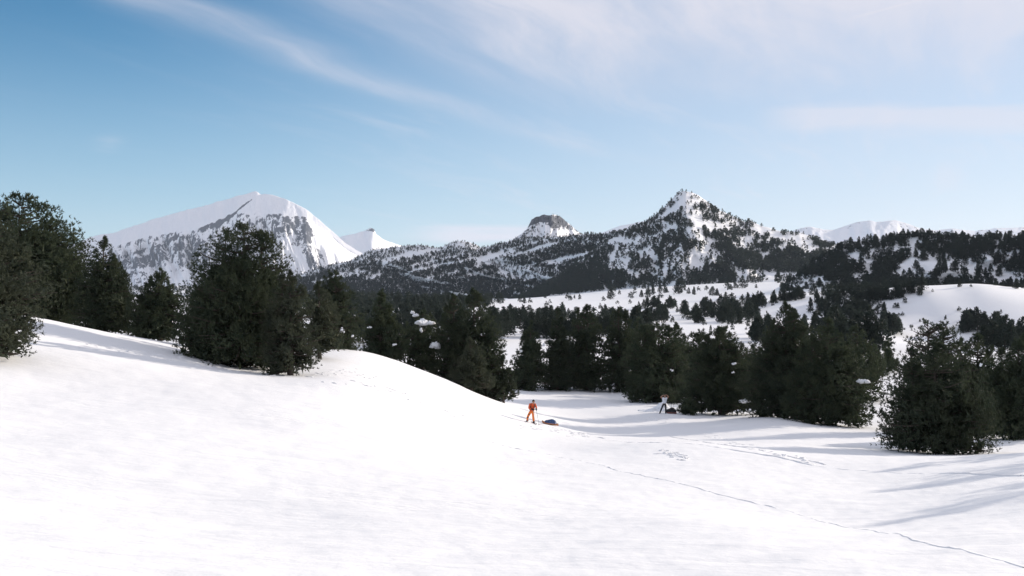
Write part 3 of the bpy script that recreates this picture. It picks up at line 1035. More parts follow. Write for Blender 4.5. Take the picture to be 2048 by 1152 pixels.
for k_ in range(70):
    a, b = rngT.uniform(1030, 1650), rngT.uniform(572, 662)
    single(a, b, rngT.uniform(6, 15), 'flat_single')
for q in [(1778, 640, 12), (1752, 645, 14), (1840, 592, 16), (1752, 610, 16), (1762, 618, 14), (1755, 630, 18), (1768, 627, 20), (1770, 633, 16), (1791, 619, 11), (1796, 616, 10),
          (1810, 609, 11), (1805, 633, 8), (1918, 623, 9), (1934, 637, 11), (1891, 643, 9), (1840, 589, 10), (1919, 575, 14), (1942, 575, 6), (2002, 627, 7), (1840, 644, 6),
          (1798, 632, 6), (1865, 584, 6), (1830, 577, 10), (1990, 572, 8), (2033, 578, 20), (2046, 577, 12), (1995, 570, 7), (1718, 640, 16), (1736, 640, 14)]:
    single(*q, 'mound_single')
ground_wood([(1910, 668), (1935, 655), (1960, 652), (2005, 660), (2008, 667), (1910, 669)], 22, 4.5, 7.5, 'mound_row')
ground_wood([(1755, 666), (1790, 664), (1800, 668), (1755, 669)], 8, 5, 8, 'mound_row')
ground_wood([(1960, 690), (2048, 675), (2048, 700), (1960, 705)], 20, 4.5, 6.5, 'mound_row')
ground_wood([(1640, 690), (1760, 690), (1760, 720), (1640, 720)], 16, 5, 8, 'mound_row')
single(2038, 664, 20, 'mound_single')
n_ground = len(TREES)


def hill_wood(hill, n, mask, h0, h1, region, smin=0.02, smax=0.995, pmin=None, pmax=None):
    px = rngT.uniform(pmin or hill.px[0], pmax or hill.px[-1], n)
    s = rngT.uniform(smin, smax, n)
    X, Y, Z = hill.pos(px, s)
    qx, qy = project(X, Y, Z)
    keep = rngT.uniform(0, 1, n) < mask(qx, qy, s)
    h = rngT.uniform(h0, h1, n) * (1 - .35 * s ** 4)
    for i in np.nonzero(keep)[0]:
        TREES.append((X[i], Y[i], Z[i], h[i], region))


def ridge_mask(px, py, s):
    # strips of wood parallel to the ridge, with snow strips between them
    strip = fbm(px / 70.0 + py / 28.0, (py + px * 0.22) / 11.0, 3, 201)
    fine = fbm(px / 11., py / 5., 2, 203)
    m = sstep(-.10, .08, strip * 1.1 + fine * .4 + 0.13)
    m = np.maximum(m, sstep(550, 575, py - (px - 900) * -0.02) * sstep(1330, 1180, px))
    m = np.where(inpoly(px, py, [(985, 525), (1140, 545), (1190, 575), (1000, 560)]), m * .25 + .05, m)
    m = np.where(inpoly(px, py, [(1130, 540), (1260, 515), (1270, 530), (1130, 560)]), m * .5, m)
    top = sstep(.93, .99, s)
    return np.maximum(m * (1 - .55 * sstep(.55, .95, s) * (px < 980)), top * .5)


hill_wood(HL, 19000, ridge_mask, 5, 8, 'far_ridge', pmin=560, pmax=1320)
hill_wood(HL, 1600, lambda a, b, s: sstep(-.25, .2, fbm(a / 30., b / 6., 3, 211)), 7, 10, 'far_ridge', pmin=100, pmax=600)


def pyr_mask(px, py, s):
    strip = fbm((px - py * 1.0) / 34.0, (py + px * .25) / 22.0, 3, 221)
    fine = fbm(px / 9., py / 9., 2, 223)
    m = sstep(-.11, .13, strip + fine * .55 + 0.03)
    foot = sstep(532, 552, py + (px - 1400) * .12)
    m = np.maximum(m * .95 + .05, foot)
    for poly, v in [([(1340, 400), (1375, 384), (1385, 400), (1350, 430), (1310, 445)], .1), ([(1240, 490), (1330, 465), (1320, 495), (1240, 530)], .25),
                    ([(1325, 515), (1365, 495), (1370, 535), (1325, 535)], .2), ([(1440, 430), (1490, 445), (1530, 455), (1500, 470), (1450, 450)], .35),
                    ([(1230, 510), (1270, 500), (1260, 545), (1200, 545)], .2)]:
        m = np.where(inpoly(px, py, poly), np.minimum(m, v), m)
    m = np.where(segdist(px, py, [(1245, 460), (1300, 438), (1340, 408)]) < 8, .9, m)
    m = np.where(segdist(px, py, [(1410, 405), (1450, 430), (1500, 450)]) < 6, np.maximum(m, .6), m)
    m = np.where(px < 1215, np.maximum(m, .75), m)
    m = np.where((px > 1470) & (py > 545), m * .12, m)
    m = m * np.where((py > 540) & (px > 1250), .25 + .75 * sstep(-.12, .08, fbm(px / 24., py / 8., 2, 229)), 1)
    return m * (1 - .35 * sstep(.9, 1, s) * (np.abs(px - 1375) < 25))


hill_wood(HP, 15000, pyr_mask, 4.4, 8.0, 'pyramid', pmin=1000, pmax=1800)


def right_mask(px, py, s):
    m = sstep(-.2, .1, fbm(px / 42., py / 26., 3, 231) + .14)
    m = np.maximum(np.maximum(m, .10), sstep(.74, .88, s))
    m = np.where((px < 1660) & (py > 553), m * .18, m)
    for poly, v in [([(1685, 510), (1755, 500), (1755, 535), (1700, 545)], .3), ([(1895, 530), (1945, 515), (2048, 545), (2048, 580), (1880, 565)], .08),
                    ([(1815, 478), (1850, 478), (1845, 495), (1825, 497)], .1), ([(1985, 495), (2040, 500), (2048, 530), (1990, 520)], .25),
                    ([(1790, 555), (1880, 535), (1900, 580), (1780, 570)], .45)]:
        m = np.where(inpoly(px, py, poly), np.minimum(m, v), m)
    return m


hill_wood(HR, 2900, right_mask, 4.2, 7.6, 'right_ridge', pmin=1560, pmax=2130)
hill_wood(HB, 1700, lambda a, b, s: np.where(b > 455, .6, .28) * (np.abs(a - 1098) < 75) * (1 - .8 * inpoly(a, b, [(1080, 446), (1100, 452), (1155, 462), (1150, 470), (1070, 470)])),
          4, 6.5, 'butte', smin=.25, pmin=1000, pmax=1200)
TREES = np.array([t[:4] for t in TREES], float), [t[4] for t in TREES]
TXYZ, TREG = TREES

# which of them show largest: paint front to back into a coarse picture
qx, qy = project(TXYZ[:, 0], TXYZ[:, 1], TXYZ[:, 2])
hp = TXYZ[:, 3] / TXYZ[:, 1] * F
cover = np.zeros((576, 1024), bool)
for (px, top, base, hw, d) in NEAR:
    for yy in range(int(max(top, 0) / 2), int(min(base, 1151) / 2)):
        f = (yy * 2 - top) / max(base - top, 1)
        ww = hw * min(1.0, .25 + 1.5 * f) * .9
        cover[yy, int(np.clip((px - ww) / 2, 0, 1023)):int(np.clip((px + ww) / 2, 0, 1023))] = True
ncol = np.arange(0, 2048, 2)
nd = np.exp(np.linspace(math.log(10), math.log(135), 120))
npy = 576 - H((ncol[:, None] - 1024) / F * nd[None], np.broadcast_to(nd, (1024, 120))) / nd[None] * F
sil = npy.min(1)
for i in range(1024):
    cover[int(np.clip(sil[i] / 2, 0, 575)):, i] = True
order = np.argsort(TXYZ[:, 1])
shown = np.zeros(len(TXYZ))
for i in order:
    y0, y1 = int((qy[i] - hp[i]) / 2), int(qy[i] / 2) + 1
    hw = hp[i] * .22
    x0, x1 = int((qx[i] - hw) / 2), int((qx[i] + hw) / 2) + 1
    y0, y1, x0, x1 = max(y0, 0), min(y1, 576), max(x0, 0), min(x1, 1024)
    if y1 <= y0 or x1 <= x0:
        continue
    sub = cover[y0:y1, x0:x1]
    shown[i] = (~sub).sum()
    sub[:] = True
rank = np.argsort(-shown)
pick = set(int(i) for i in rank[:285] if shown[i] > 6)

# shared pine meshes for the single far pines
PROTO = []
for k in range(7):
    rg = np.random.default_rng(500 + k)
    pn = ['cone', 'egg', 'cone', 'egg', 'dome', 'cone', 'egg'][k]
    Rk = [.26, .32, .22, .36, .38, .30, .27][k]
    V, T, B, E, t = crown(rg, .97, Rk, .03, pn, 70, 7, .085, 4, .26, .35, .35, (0, 0), .2)
    cr = mesh_np('crown', V, T, M_NEEDLE_FAR)
    tv, tq = tube([(0, 0, -.06), (0, 0, .3), (0, 0, .8)], [.03, .022, .008], 6)
    PROTO.append((cr, mesh_np('trunk', tv, tq, M_BARK, True)))
FARV = []
for k in range(10):
    rg = np.random.default_rng(700 + k)
    pn = ['cone', 'egg', 'cone', 'egg', 'dome'][k % 5]
    V, T, B, E, t = crown(rg, .96, [.24, .31, .20, .35, .38][k % 5], .02, pn, 9, 1, .34, 4, .30, .3, .3, (0, 0), .2)
    FARV.append((V, T))
MIDV = []
for k in range(8):
    rg = np.random.default_rng(800 + k)
    pn = ['cone', 'egg', 'cone', 'egg', 'dome'][k % 5]
    V, T, B, E, t = crown(rg, .96, [.24, .31, .20, .35, .38][k % 5], .02, pn, 34, 3, .15, 4, .28, .35, .3, (0, 0), .2)
    MIDV.append((V, T))

rngP = np.random.default_rng(5)


def far_label(i):
    reg = TREG[i]
    h = hp[i]
    x, y = qx[i], qy[i]
    if reg == 'near_band':
        if x < 1030:
            return 'pine in the low wood between twin-topped pine and dark wall' + (', upper part' if y < 655 else ''), 'pines of the low wood beyond the bowl'
        return 'pine top showing over the ' + ('left' if x < 1140 else 'right') + ' half of the bowl wall', 'pines of the low wood beyond the bowl'
    if reg == 'left_wood':
        return 'pine in the ' + ('left' if x < 800 else 'middle' if x < 900 else 'right') + ' of the wood below the banded ridge', 'pines of the dense wood under the banded ridge'
    if reg == 'flat_clump':
        if y > 652:
            return 'pine in the low clump behind the ' + ('broad wall pine' if x < 1400 else 'thin-tipped pine'), 'clumped pines on the snow flat'
        side = 'small left clump' if x < 1325 else 'left middle clump' if x < 1385 else 'largest middle clump' if x < 1484 and y < 641 else 'lower middle clump' if x < 1484 else 'right clump' if x < 1538 else 'thin row right of the clumps'
        return f'pine in the {side} on the snow flat', 'clumped pines on the snow flat'
    if reg == 'flat_single':
        part = 'below the long banded ridge' if x < 1275 else 'below the left foot of the pyramid hill' if x < 1450 else 'below the right foot of the pyramid hill'
        return 'scattered pine on the flat ' + part + (', near clumps' if y > 600 else ''), 'scattered pines on the snow flat'
    if reg == 'right_wood':
        part = 'left' if x < 1680 else 'middle' if x < 1750 else 'right'
        return f'pine in the {part} of the wood left of the mound' + (', lower edge' if y > 618 else ''), 'pines of the wood left of the mound'
    if reg == 'mound_single':
        if x < 1790:
            return 'scattered pine between the dense wood and the snow mound', 'scattered pines around the snow mound'
        return 'lone pine on the open snow ' + ('above' if y < 598 else 'below') + ' the sunlit mound', 'scattered pines around the snow mound'
    if reg == 'mound_row':
        return 'pine in the ' + ('row behind the open branchy pine' if x < 1820 and y < 680 else 'gap wood behind the broad pine' if x < 1820 else 'row under the snow mound' if y < 672 else 'clump behind the right edge pines'), 'rows of pines below the snow mound'
    if reg == 'right_ridge':
        part = 'left shoulder' if x < 1700 else 'middle' if x < 1800 else "part over the mound foot" if x < 1860 else 'part above the mound' if x < 1920 else 'right half' if x < 1957 else 'far right half' if x < 1990 else 'right end'
        lev = 'on the skyline' if y < 492 else 'on the upper slope' if y < 530 else 'on the lower slope'
        return f'pine {lev}, {part}, on the right ridge', 'pines of the right wooded ridge'
    if reg == 'pyramid':
        return 'pine on the pyramid hill', 'pines of the pyramid hill'
    return 'pine far off on the banded ridge', 'pines of the banded ridge'


LAB = {i: far_label(i) for i in pick}
clusters = {}
for i in sorted(pick):
    clusters.setdefault(LAB[i][0], []).append(i)
for lab, ids in clusters.items():
    left = list(ids)
    for adj, key in (('tallest', lambda i: -hp[i]), ('leftmost', lambda i: qx[i]), ('rightmost', lambda i: -qx[i]), ('lowest', lambda i: -qy[i]),
                     ('highest', lambda i: qy[i]), ('second leftmost', lambda i: qx[i]), ('second rightmost', lambda i: -qx[i]), ('shortest', lambda i: hp[i])):
        if len(ids) > 1 and len(left) > 1:
            if adj.startswith('second'):
                k = sorted(ids, key=key)[1]
            else:
                k = min(ids, key=key)
            if k in left:
                left.remove(k)
                LAB[k] = (adj + ' ' + lab, LAB[k][1])

for i in sorted(pick):
    x, y, z, h = TXYZ[i]
    cr, tr = PROTO[int(rngP.integers(len(PROTO)))]
    lab, grp = LAB[i]
    root = tag(empty('pine_tree', (x, y, z - .05), rngP.uniform(0, 6.28)), lab, 'tree', grp)
    wv = rngP.uniform(.85, 1.2)
    root.scale = (h * wv, h * wv, h)
    link('crown', cr, root)
    link('trunk', tr, root)

rest = np.array([i for i in range(len(TXYZ)) if i not in pick])
WOODS = [('pine_forest', [i for i in rest if TREG[i] in ('far_ridge', 'butte')], 'distant pine forest in dark strips along the banded ridge and butte', FARV),
         ('pine_forest', [i for i in rest if TREG[i] == 'pyramid'], 'pine forest scattered over the pyramid hill and along its foot', FARV),
         ('pine_forest', [i for i in rest if TREG[i] not in ('far_ridge', 'butte', 'pyramid')], 'dense dark pine woods on the valley flat and the right ridge', MIDV)]
for nm, ids, lab, lib in WOODS:
    Vs, Ts, off = [], [], 0
    for i in ids:
        x, y, z, h = TXYZ[i]
        V, T = lib[int(rngP.integers(len(lib)))]
        a = rngP.uniform(0, 6.28)
        c, s = math.cos(a) * h, math.sin(a) * h
        wv = rngP.uniform(.9, 1.3)
        Vs.append(np.stack([x + wv * (c * V[:, 0] - s * V[:, 1]), y + wv * (s * V[:, 0] + c * V[:, 1]), z - .05 + h * V[:, 2]], 1))
        Ts.append(T + off)
        off += len(V)
    tag(link(nm, mesh_np(nm, np.concatenate(Vs), np.concatenate(Ts), M_NEEDLE_FAR)), lab, None, None, 'stuff')

# ------------------------------------------------------------------ people and gear
M_JACKET = plain('red_orange_jacket', (0.62, 0.09, 0.018), 0.6, 0, .15, 14)
M_TROUSER = plain('orange_trousers', (0.80, 0.20, 0.025), 0.6, 0, .12, 14)
M_BLACK = plain('black_fabric', (0.012, 0.012, 0.015), 0.6, 0, .2, 30)
M_DARK = plain('dark_trousers', (0.016, 0.016, 0.022), 0.7, 0, .2, 20)
M_SKIN = plain('skin', (0.45, 0.25, 0.17), 0.5, 0, .08, 30)
M_HAIR = plain('dark_hair', (0.018, 0.014, 0.012), 0.6, 0, .3, 40)
M_WHITE = plain('white_cotton', (0.74, 0.76, 0.80), 0.8, 0, .04, 25, .1)
M_BLUE = plain('blue_nylon', (0.035, 0.075, 0.19), 0.45, 0, .25, 8)
M_ORANGE = plain('orange_plastic', (0.50, 0.22, 0.11), 0.4, 0, .08, 8)
M_PINK = plain('faded_red_plastic', (0.28, 0.10, 0.085), 0.5, 0, .15, 8)
M_METAL = plain('pole_metal', (0.34, 0.35, 0.37), 0.35, .6, .1, 10)
M_GREYSKI = plain('ski_topsheet', (0.30, 0.30, 0.32), 0.4, 0, .15, 6)
DG = bpy.context.evaluated_depsgraph_get


def skinned(name, verts, edges, radii, mat, root=0, sub=2):
    me = bpy.data.meshes.new('tmp')
    me.from_pydata(verts, edges, [])
    ob = bpy.data.objects.new('tmp', me)
    COL.objects.link(ob)
    ob.modifiers.new('skin', 'SKIN').use_smooth_shade = True
    sv = me.skin_vertices[0].data
    for i, r in enumerate(radii):
        sv[i].radius = r if isinstance(r, tuple) else (r, r)
        sv[i].use_root = (i == root)
    ss = ob.modifiers.new('sub', 'SUBSURF')
    ss.levels = ss.render_levels = sub
    dg = bpy.context.evaluated_depsgraph_get()
    res = bpy.data.meshes.new_from_object(ob.evaluated_get(dg))
    bpy.data.objects.remove(ob)
    bpy.data.meshes.remove(me)
    res.name = name
    res.materials.clear()
    res.materials.append(mat)
    res.polygons.foreach_set('use_smooth', np.ones(len(res.polygons), bool))
    return res


def chain(name, pts, radii, mat, sub=2):
    return skinned(name, pts, [(i, i + 1) for i in range(len(pts) - 1)], radii, mat, 0, sub)


def ellipsoid(name, loc, rad, mat, sub=3, cut=None):
    bm = bmesh.new()
    bmesh.ops.create_icosphere(bm, subdivisions=sub, radius=1)
    for v in bm.verts:
        v.co = Vector((v.co.x * rad[0] + loc[0], v.co.y * rad[1] + loc[1], v.co.z * rad[2] + loc[2]))
    if cut:
        bmesh.ops.delete(bm, geom=[v for v in bm.verts if cut(v.co)], context='VERTS')
    me = bpy.data.meshes.new(name)
    bm.to_mesh(me)
    bm.free()
    me.polygons.foreach_set('use_smooth', np.ones(len(me.polygons), bool))
    me.materials.append(mat)
    return me


def hand_graph(V, E, Rr, wrist_i, wrist, knuck, curl, side):
    """palm and five bent fingers added to a skin graph; knuck = palm direction, curl = bend direction, side = across the palm to the thumb"""
    k, c, s = Vector(knuck).normalized(), Vector(curl).normalized(), Vector(side).normalized()
    w0 = Vector(wrist)
    palm = w0 + k * .045
    V.append(tuple(palm)); E.append((wrist_i, len(V) - 1)); Rr.append((.036, .02)); pi = len(V) - 1
    for j, (o, ln) in enumerate([(.030, .068), (.010, .076), (-.010, .070), (-.029, .056)]):
        a = palm + k * .045 + s * o
        b = a + k * ln * .35 + c * ln * .25
        e = b + c * ln * .5 - k * ln * .15
        i = len(V)
        V += [tuple(a), tuple(b), tuple(e)]
        E += [(pi, i), (i, i + 1), (i + 1, i + 2)]
        Rr += [.0095, .0088, .0075]
    a = palm - k * .015 + s * .034
    b = a + s * .025 + k * .025 + c * .012
    e = b + k * .024 + c * .02
    i = len(V)
    V += [tuple(a), tuple(b), tuple(e)]
    E += [(pi, i), (i, i + 1), (i + 1, i + 2)]
    Rr += [.012, .0105, .009]


def person(name, label, loc, J, rz, jacket, trousers, boots, gloves, group=None, short=False, hair=None):
    """J: joints in metres about the point between the feet; x to the right of the picture, -y towards the camera"""
    V, E, Rr = [], [], []

    def add(p, r, frm=None):
        V.append(tuple(p))
        Rr.append(r)
        if frm is not None:
            E.append((frm, len(V) - 1))
        return len(V) - 1
    pel = add(J['pelvis'], (.135, .10))
    wa = add(J['waist'], (.12, .088), pel)
    ch = add(J['chest'], (.15, .105), wa)
    nk = add(J['neck'], (.058, .06), ch)
    hd = Vector(J['head'])
    jaw = add(hd + Vector(J['face']) * .03 + Vector((0, 0, -.075)), (.062, .068), nk)
    mid = add(hd, (.078, .092), jaw)
    add(hd + Vector((0, 0, .075)), (.062, .075), mid)
    wr = {}
    for sd in ('a', 'b'):
        sh = add(J['sh' + sd], .062, ch)
        el = add(J['el' + sd], .043, sh)
        w_ = add(J['wr' + sd], .029, el)
        wr[sd] = w_
        hp_ = add(J['hip' + sd], .092, pel)
        kn = add(J['kn' + sd], .060, hp_)
        an = add(J['an' + sd], .042, kn)
        toe = Vector(J['an' + sd]) + Vector(J['ft' + sd]) * .14 + Vector((0, 0, -.05))
        add(toe, (.040, .03), an)
    if not gloves:
        for sd in ('a', 'b'):
            hand_graph(V, E, Rr, wr[sd], J['wr' + sd], *J['hand' + sd])
    root = link(name, skinned('body', V, E, Rr, M_SKIN, pel), None, loc)
    root.rotation_euler = (0, 0, rz)
    tag(root, label, 'person', group)
    # jacket or shirt
    cV, cE, cR = [], [], []

    def cadd(p, r, frm=None):
        cV.append(tuple(p))
        cR.append(r)
        if frm is not None:
            cE.append((frm, len(cV) - 1))
        return len(cV) - 1
    pz = Vector(J['pelvis'])
    a0 = cadd(pz + Vector((0, 0, -.03 if not short else .04)), (.172, .13))
    a1 = cadd(J['waist'], (.17, .122), a0)
    a2 = cadd(J['chest'], (.182, .135), a1)
    nkp = Vector(J['chest']).lerp(Vector(J['neck']), .7)
    cadd(nkp, (.085, .085), a2)
    for sd in ('a', 'b'):
        b0 = cadd(J['sh' + sd], .072 if short else .088, a2)
        e0 = Vector(J['sh' + sd]).lerp(Vector(J['el' + sd]), .42 if short else 1)
        b1 = cadd(e0, .06 if short else .064, b0)
        if not short:
            cadd(Vector(J['el' + sd]).lerp(Vector(J['wr' + sd]), .92), .045, b1)
    link('shirt' if short else 'jacket', skinned('jacket', cV, cE, cR, jacket, a1), root)
    # trousers
    cV, cE, cR = [], [], []
    a0 = cadd(pz + Vector((0, 0, .05)), (.15, .118))
    a1 = cadd(pz + Vector((0, 0, -.04)), (.152, .122), a0)
    for sd in ('a', 'b'):
        b0 = cadd(J['hip' + sd], .108, a1)
        b1 = cadd(J['kn' + sd], .078, b0)
        cadd(Vector(J['kn' + sd]).lerp(Vector(J['an' + sd]), .82), .072, b1)
    link('trousers', skinned('trousers', cV, cE, cR, trousers, a1), root)
    for sd in ('a', 'b'):
        an = Vector(J['an' + sd])
        kn = Vector(J['kn' + sd])
        ft = Vector(J['ft' + sd])
        heel = an + Vector((0, 0, -.055)) - ft * .06
        toe = an + ft * .19 + Vector((0, 0, -.06))
        link('boot', skinned('boot', [tuple(an.lerp(kn, .35)), tuple(an), tuple(heel), tuple(an + ft * .08 + Vector((0, 0, -.045))), tuple(toe)],
                             [(0, 1), (1, 2), (1, 3), (3, 4)], [.07, .062, .048, .05, .04], boots, 1), root)
        if gloves:
            gv, ge, gr = [tuple(Vector(J['wr' + sd]) - (Vector(J['wr' + sd]) - Vector(J['el' + sd])) * .12), J['wr' + sd]], [(0, 1)], [.045, .036]
            hand_graph(gv, ge, gr, 1, J['wr' + sd], *J['hand' + sd])
            gr = [tuple(np.array(q) * 1.3) if isinstance(q, tuple) else q * 1.25 for q in gr]
            link('glove', skinned('glove', gv, ge, gr, gloves, 1), root)
    # head details
    f = Vector(J['face']).normalized()
    side = f.cross(Vector((0, 0, 1))).normalized()
    upv = side.cross(f)
    link('nose', ellipsoid('nose', hd + f * .098 - upv * .012, (.014, .018, .02), M_SKIN, 2), root)
    link('mouth', ellipsoid('mouth', hd + f * .088 - upv * .052, (.024, .012, .007), M_PINK, 2), root)
    for q in (-1, 1):
        link('eye', ellipsoid('eye', hd + f * .084 + side * q * .032 + upv * .012, (.011, .008, .007), M_HAIR, 2), root)
        link('ear', ellipsoid('ear', hd + side * q * .084 - upv * .005, (.013, .02, .03), M_SKIN, 2), root)
    hb = hd - f * .018 + upv * .028
    link('hair', ellipsoid('hair', hb, (.098, .108, .108), hair or M_HAIR, 3, lambda c: (c - hb).dot(f) > .05 and (c - hb).dot(upv) < .045 or (c - hb).dot(upv) < -.07), root)
    return root


g1 = ground_at(1067, 847, 40)
J1 = dict(pelvis=(-.11, .02, .86), waist=(-.10, -.02, 1.02), chest=(-.07, -.08, 1.24), neck=(-.01, -.13, 1.40), head=(.0, -.20, 1.50), face=(.35, -.75, -.5),
          sha=(-.24, -.07, 1.31), ela=(-.31, -.10, 1.05), wra=(-.10, -.30, 1.02), shb=(.12, -.10, 1.31), elb=(.19, -.14, 1.08), wrb=(.17, -.33, 1.02),
          hipa=(-.20, .02, .82), hipb=(-.02, .02, .82), kna=(-.38, -.06, .49), ana=(-.43, .03, .17), knb=(-.02, -.05, .46), anb=(.02, .02, .10),
          fta=Vector((-.25, -.9, 0)).normalized(), ftb=Vector((.2, -.95, 0)).normalized(),
          handa=((1, -.3, -.15), (0, .6, -.6), (0, -.4, .9)), handb=((-.2, -.9, -.1), (-.6, .5, -.3), (0, -.2, .9)))
p1 = person('person', 'skier in red-orange jacket and orange trousers bending forward over ski poles', tuple(g1 + np.array([0, 0, -.04])), J1, 0,
            M_JACKET, M_TROUSER, M_BLACK, M_BLACK)
# harness and knee patch of the orange skier
link('harness_strap', chain('harness_strap', [(-.20, -.21, 1.06), (-.19, -.24, 1.24), (-.16, -.15, 1.38)], [.024, .024, .02], M_BLACK), p1)
link('harness_strap', chain('harness_strap', [(.03, -.21, 1.06), (.06, -.25, 1.24), (.06, -.16, 1.38)], [.024, .024, .02], M_BLACK), p1)
link('hip_belt', chain('hip_belt', [(-.28, -.02, .97), (-.20, -.15, .96), (-.08, -.165, .96), (.05, -.12, .97), (.07, 0, .97)], [.032] * 5, M_BLACK), p1)
link('knee_strap', chain('knee_strap', [(-.46, -.10, .45), (-.38, -.145, .46), (-.30, -.10, .47)], [.03, .034, .03], M_BLACK), p1)
link('knee_strap', chain('knee_strap', [(-.37, -.10, .66), (-.29, -.115, .66), (-.22, -.08, .66)], [.03, .03, .03], M_BLACK), p1)


def ski_pole(label, a, b, group=None, basket=True):
    """a = grip top, b = tip, world coordinates"""
    a, b = Vector(a), Vector(b)
    root = tag(empty('ski_pole', b), label, 'ski pole', group)
    v = a - b
    V, q = tube([(0, 0, 0), tuple(v * .5), tuple(v)], [.012, .014, .014], 8)
    link('shaft', mesh_np('shaft', V, q, M_METAL, True), root)
    u = v.normalized()
    V, q = tube([tuple(v - u * .17), tuple(v - u * .1), tuple(v - u * .01), tuple(v + u * .015)], [.02, .025, .03, .012], 8)
    link('grip', mesh_np('grip', V, q, M_BLACK, True), root)
    V, q = tube([tuple(u * .07), tuple(u * .085), tuple(u * .1)], [.05, .055, .016], 10)
    link('basket', mesh_np('basket', V, q, M_BLACK, True), root)
    V, q = tube([tuple(v + u * .0), tuple(v - u * .06 + Vector((.06, -.03, -.05))), tuple(v - u * .14 + Vector((.03, -.02, -.03)))], [.008] * 3, 5)
    link('strap', mesh_np('strap', V, q, M_BLACK, True), root)
    return root


def gpt(x, y, dz=0.0):
    return (x, y, H1(x, y) + dz)


P1 = Vector(tuple(g1))
GP = 'ski poles of the orange skier'
ski_pole('slim grey ski pole held in the orange skier\'s hand at the right', P1 + Vector((.16, -.37, 1.06)), gpt(P1.x + .37, P1.y - .30, -.06), GP)
ski_pole('ski pole held close across the orange skier\'s front', P1 + Vector((-.06, -.33, 1.05)), gpt(P1.x + .14, P1.y - .42, -.06), GP)


def ski(label, x, y, rz, group):
    n = 15
    s = np.linspace(0, 1, n)
    yy = -.8 + 1.65 * s
    zz = .03 + np.where(s > .82, ((s - .82) / .18) ** 2 * .13, 0) + .0 * s
    ww = .045 * np.clip(np.minimum(1, (1 - s) * 9 + .15), 0, 1)
    V = []
    for a, b, c in zip(yy, zz, ww):
        V += [(-c, a, b), (c, a, b), (c, a, b - .014), (-c, a, b - .014)]
    q = []
    for i in range(n - 1):
        for k in range(4):
            q.append((i * 4 + k, i * 4 + (k + 1) % 4, i * 4 + 4 + (k + 1) % 4, i * 4 + 4 + k))
    q += [(3, 2, 1, 0), (n * 4 - 4, n * 4 - 3, n * 4 - 2, n * 4 - 1)]
    root = tag(empty('ski', gpt(x, y, .0), rz), label, 'ski', group)
    link('base', mesh_np('base', np.array(V), np.array(q), M_GREYSKI), root)
    link('binding', chain('binding', [(0, -.12, .05), (0, .0, .06), (0, .14, .05)], [(.03, .022), (.034, .028), (.03, .022)], M_BLACK, 1), root)
    return root


ski('touring ski under the skier\'s forward foot', P1.x - .43, P1.y - .02, R_(170), 'skis under the orange skier')
ski('touring ski under the skier\'s rear foot', P1.x + .03, P1.y - .03, R_(192), 'skis under the orange skier')


def sled(label, loc, rz, L, W, mat, slope=0.0):
    root = tag(empty('pulk_sled', loc, rz), label, 'sled')
    root.rotation_euler = (0, slope, rz)
    n, m = 15, 9
    V = []
    for i in range(n):
        s = i / (n - 1)
        x = (s - .5) * L
        taper = min(1, .45 + 3.2 * (1 - s)) * min(1, .8 + 2 * s)
        lift = max(0, (s - .78) / .22) ** 2 * .14
        for j in range(m):
            t = (j / (m - 1) - .5) * 2
            V.append((x, t * W / 2 * taper, .02 + lift + .10 * abs(t) ** 4))
        for j in range(m):
            t = (j / (m - 1) - .5) * 2
            V.append((x, t * (W / 2 * taper + .012), lift + .10 * abs(t) ** 4))
    q = []
    for i in range(n - 1):
        for j in range(m - 1):
            a = i * 2 * m + j
            b = a + 2 * m
            q.append((a, a + 1, b + 1, b))
            q.append((a + m, b + m, b + m + 1, a + m + 1))
        for j in (0, m - 1):
            a = i * 2 * m + j
            b = a + 2 * m
            q.append((a, b, b + m, a + m))
    for i in (0, n - 1):
        for j in range(m - 1):
            a = i * 2 * m + j
            q.append((a, a + 1, a + 1 + m, a + m))
    link('hull', mesh_np('hull', np.array(V), np.array(q), mat, True), root)
    for sd in (-1, 1):
        link('rail', chain('rail', [(-L * .48, sd * W * .40, .115), (0, sd * W * .5, .115), (L * .30, sd * W * .46, .13), (L * .47, sd * W * .28, .23)], [.016] * 4, mat, 1), root)
    return root


def duffel(label, loc, rz, L, W, Hh, mat, seed, slope=0.0):
    rg = np.random.default_rng(seed)
    root = tag(empty('gear_bag', loc, rz), label, 'bag')
    root.rotation_euler = (0, slope, rz)
    bm = bmesh.new()
    bmesh.ops.create_icosphere(bm, subdivisions=4, radius=1)
    se = rg.uniform(0, 50)
    P = np.array([v.co for v in bm.verts])
    P = np.sign(P) * np.abs(P) ** .75
    n = fbm(P[:, 0] * 1.5 + se, P[:, 1] * 2 + P[:, 2] * 1.3, 3, seed)
    hump = 1 + .45 * np.exp(-((P[:, 0] - .15) / .45) ** 2) * (P[:, 2] > 0)
    P[:, 2] *= hump
    P *= (1 + .28 * n)[:, None]
    z = np.where(P[:, 2] > 0, P[:, 2] * Hh * .68, P[:, 2] * Hh * .3)
    for v, p, zz in zip(bm.verts, P, z):
        v.co = Vector((p[0] * L / 2, p[1] * W / 2, zz + Hh * .25))
    me = bpy.data.meshes.new('cover')
    bm.to_mesh(me)
    bm.free()
    me.polygons.foreach_set('use_smooth', np.ones(len(me.polygons), bool))
    me.materials.append(mat)
    link('cover', me, root)
    for k in (-.22, .05, .27):
        pts = []
        for a in np.linspace(.15, math.pi - .15, 9):
            hz = Hh * (.25 + .68 * (1 + .45 * math.exp(-((k * 2 - .15) / .45) ** 2)) * math.sin(a) ** .8)
            pts.append((k * L, math.cos(a) * W * .50, hz))
        link('lashing_strap', chain('lashing_strap', pts, [.014] * 9, M_BLACK, 1), root)
    return root


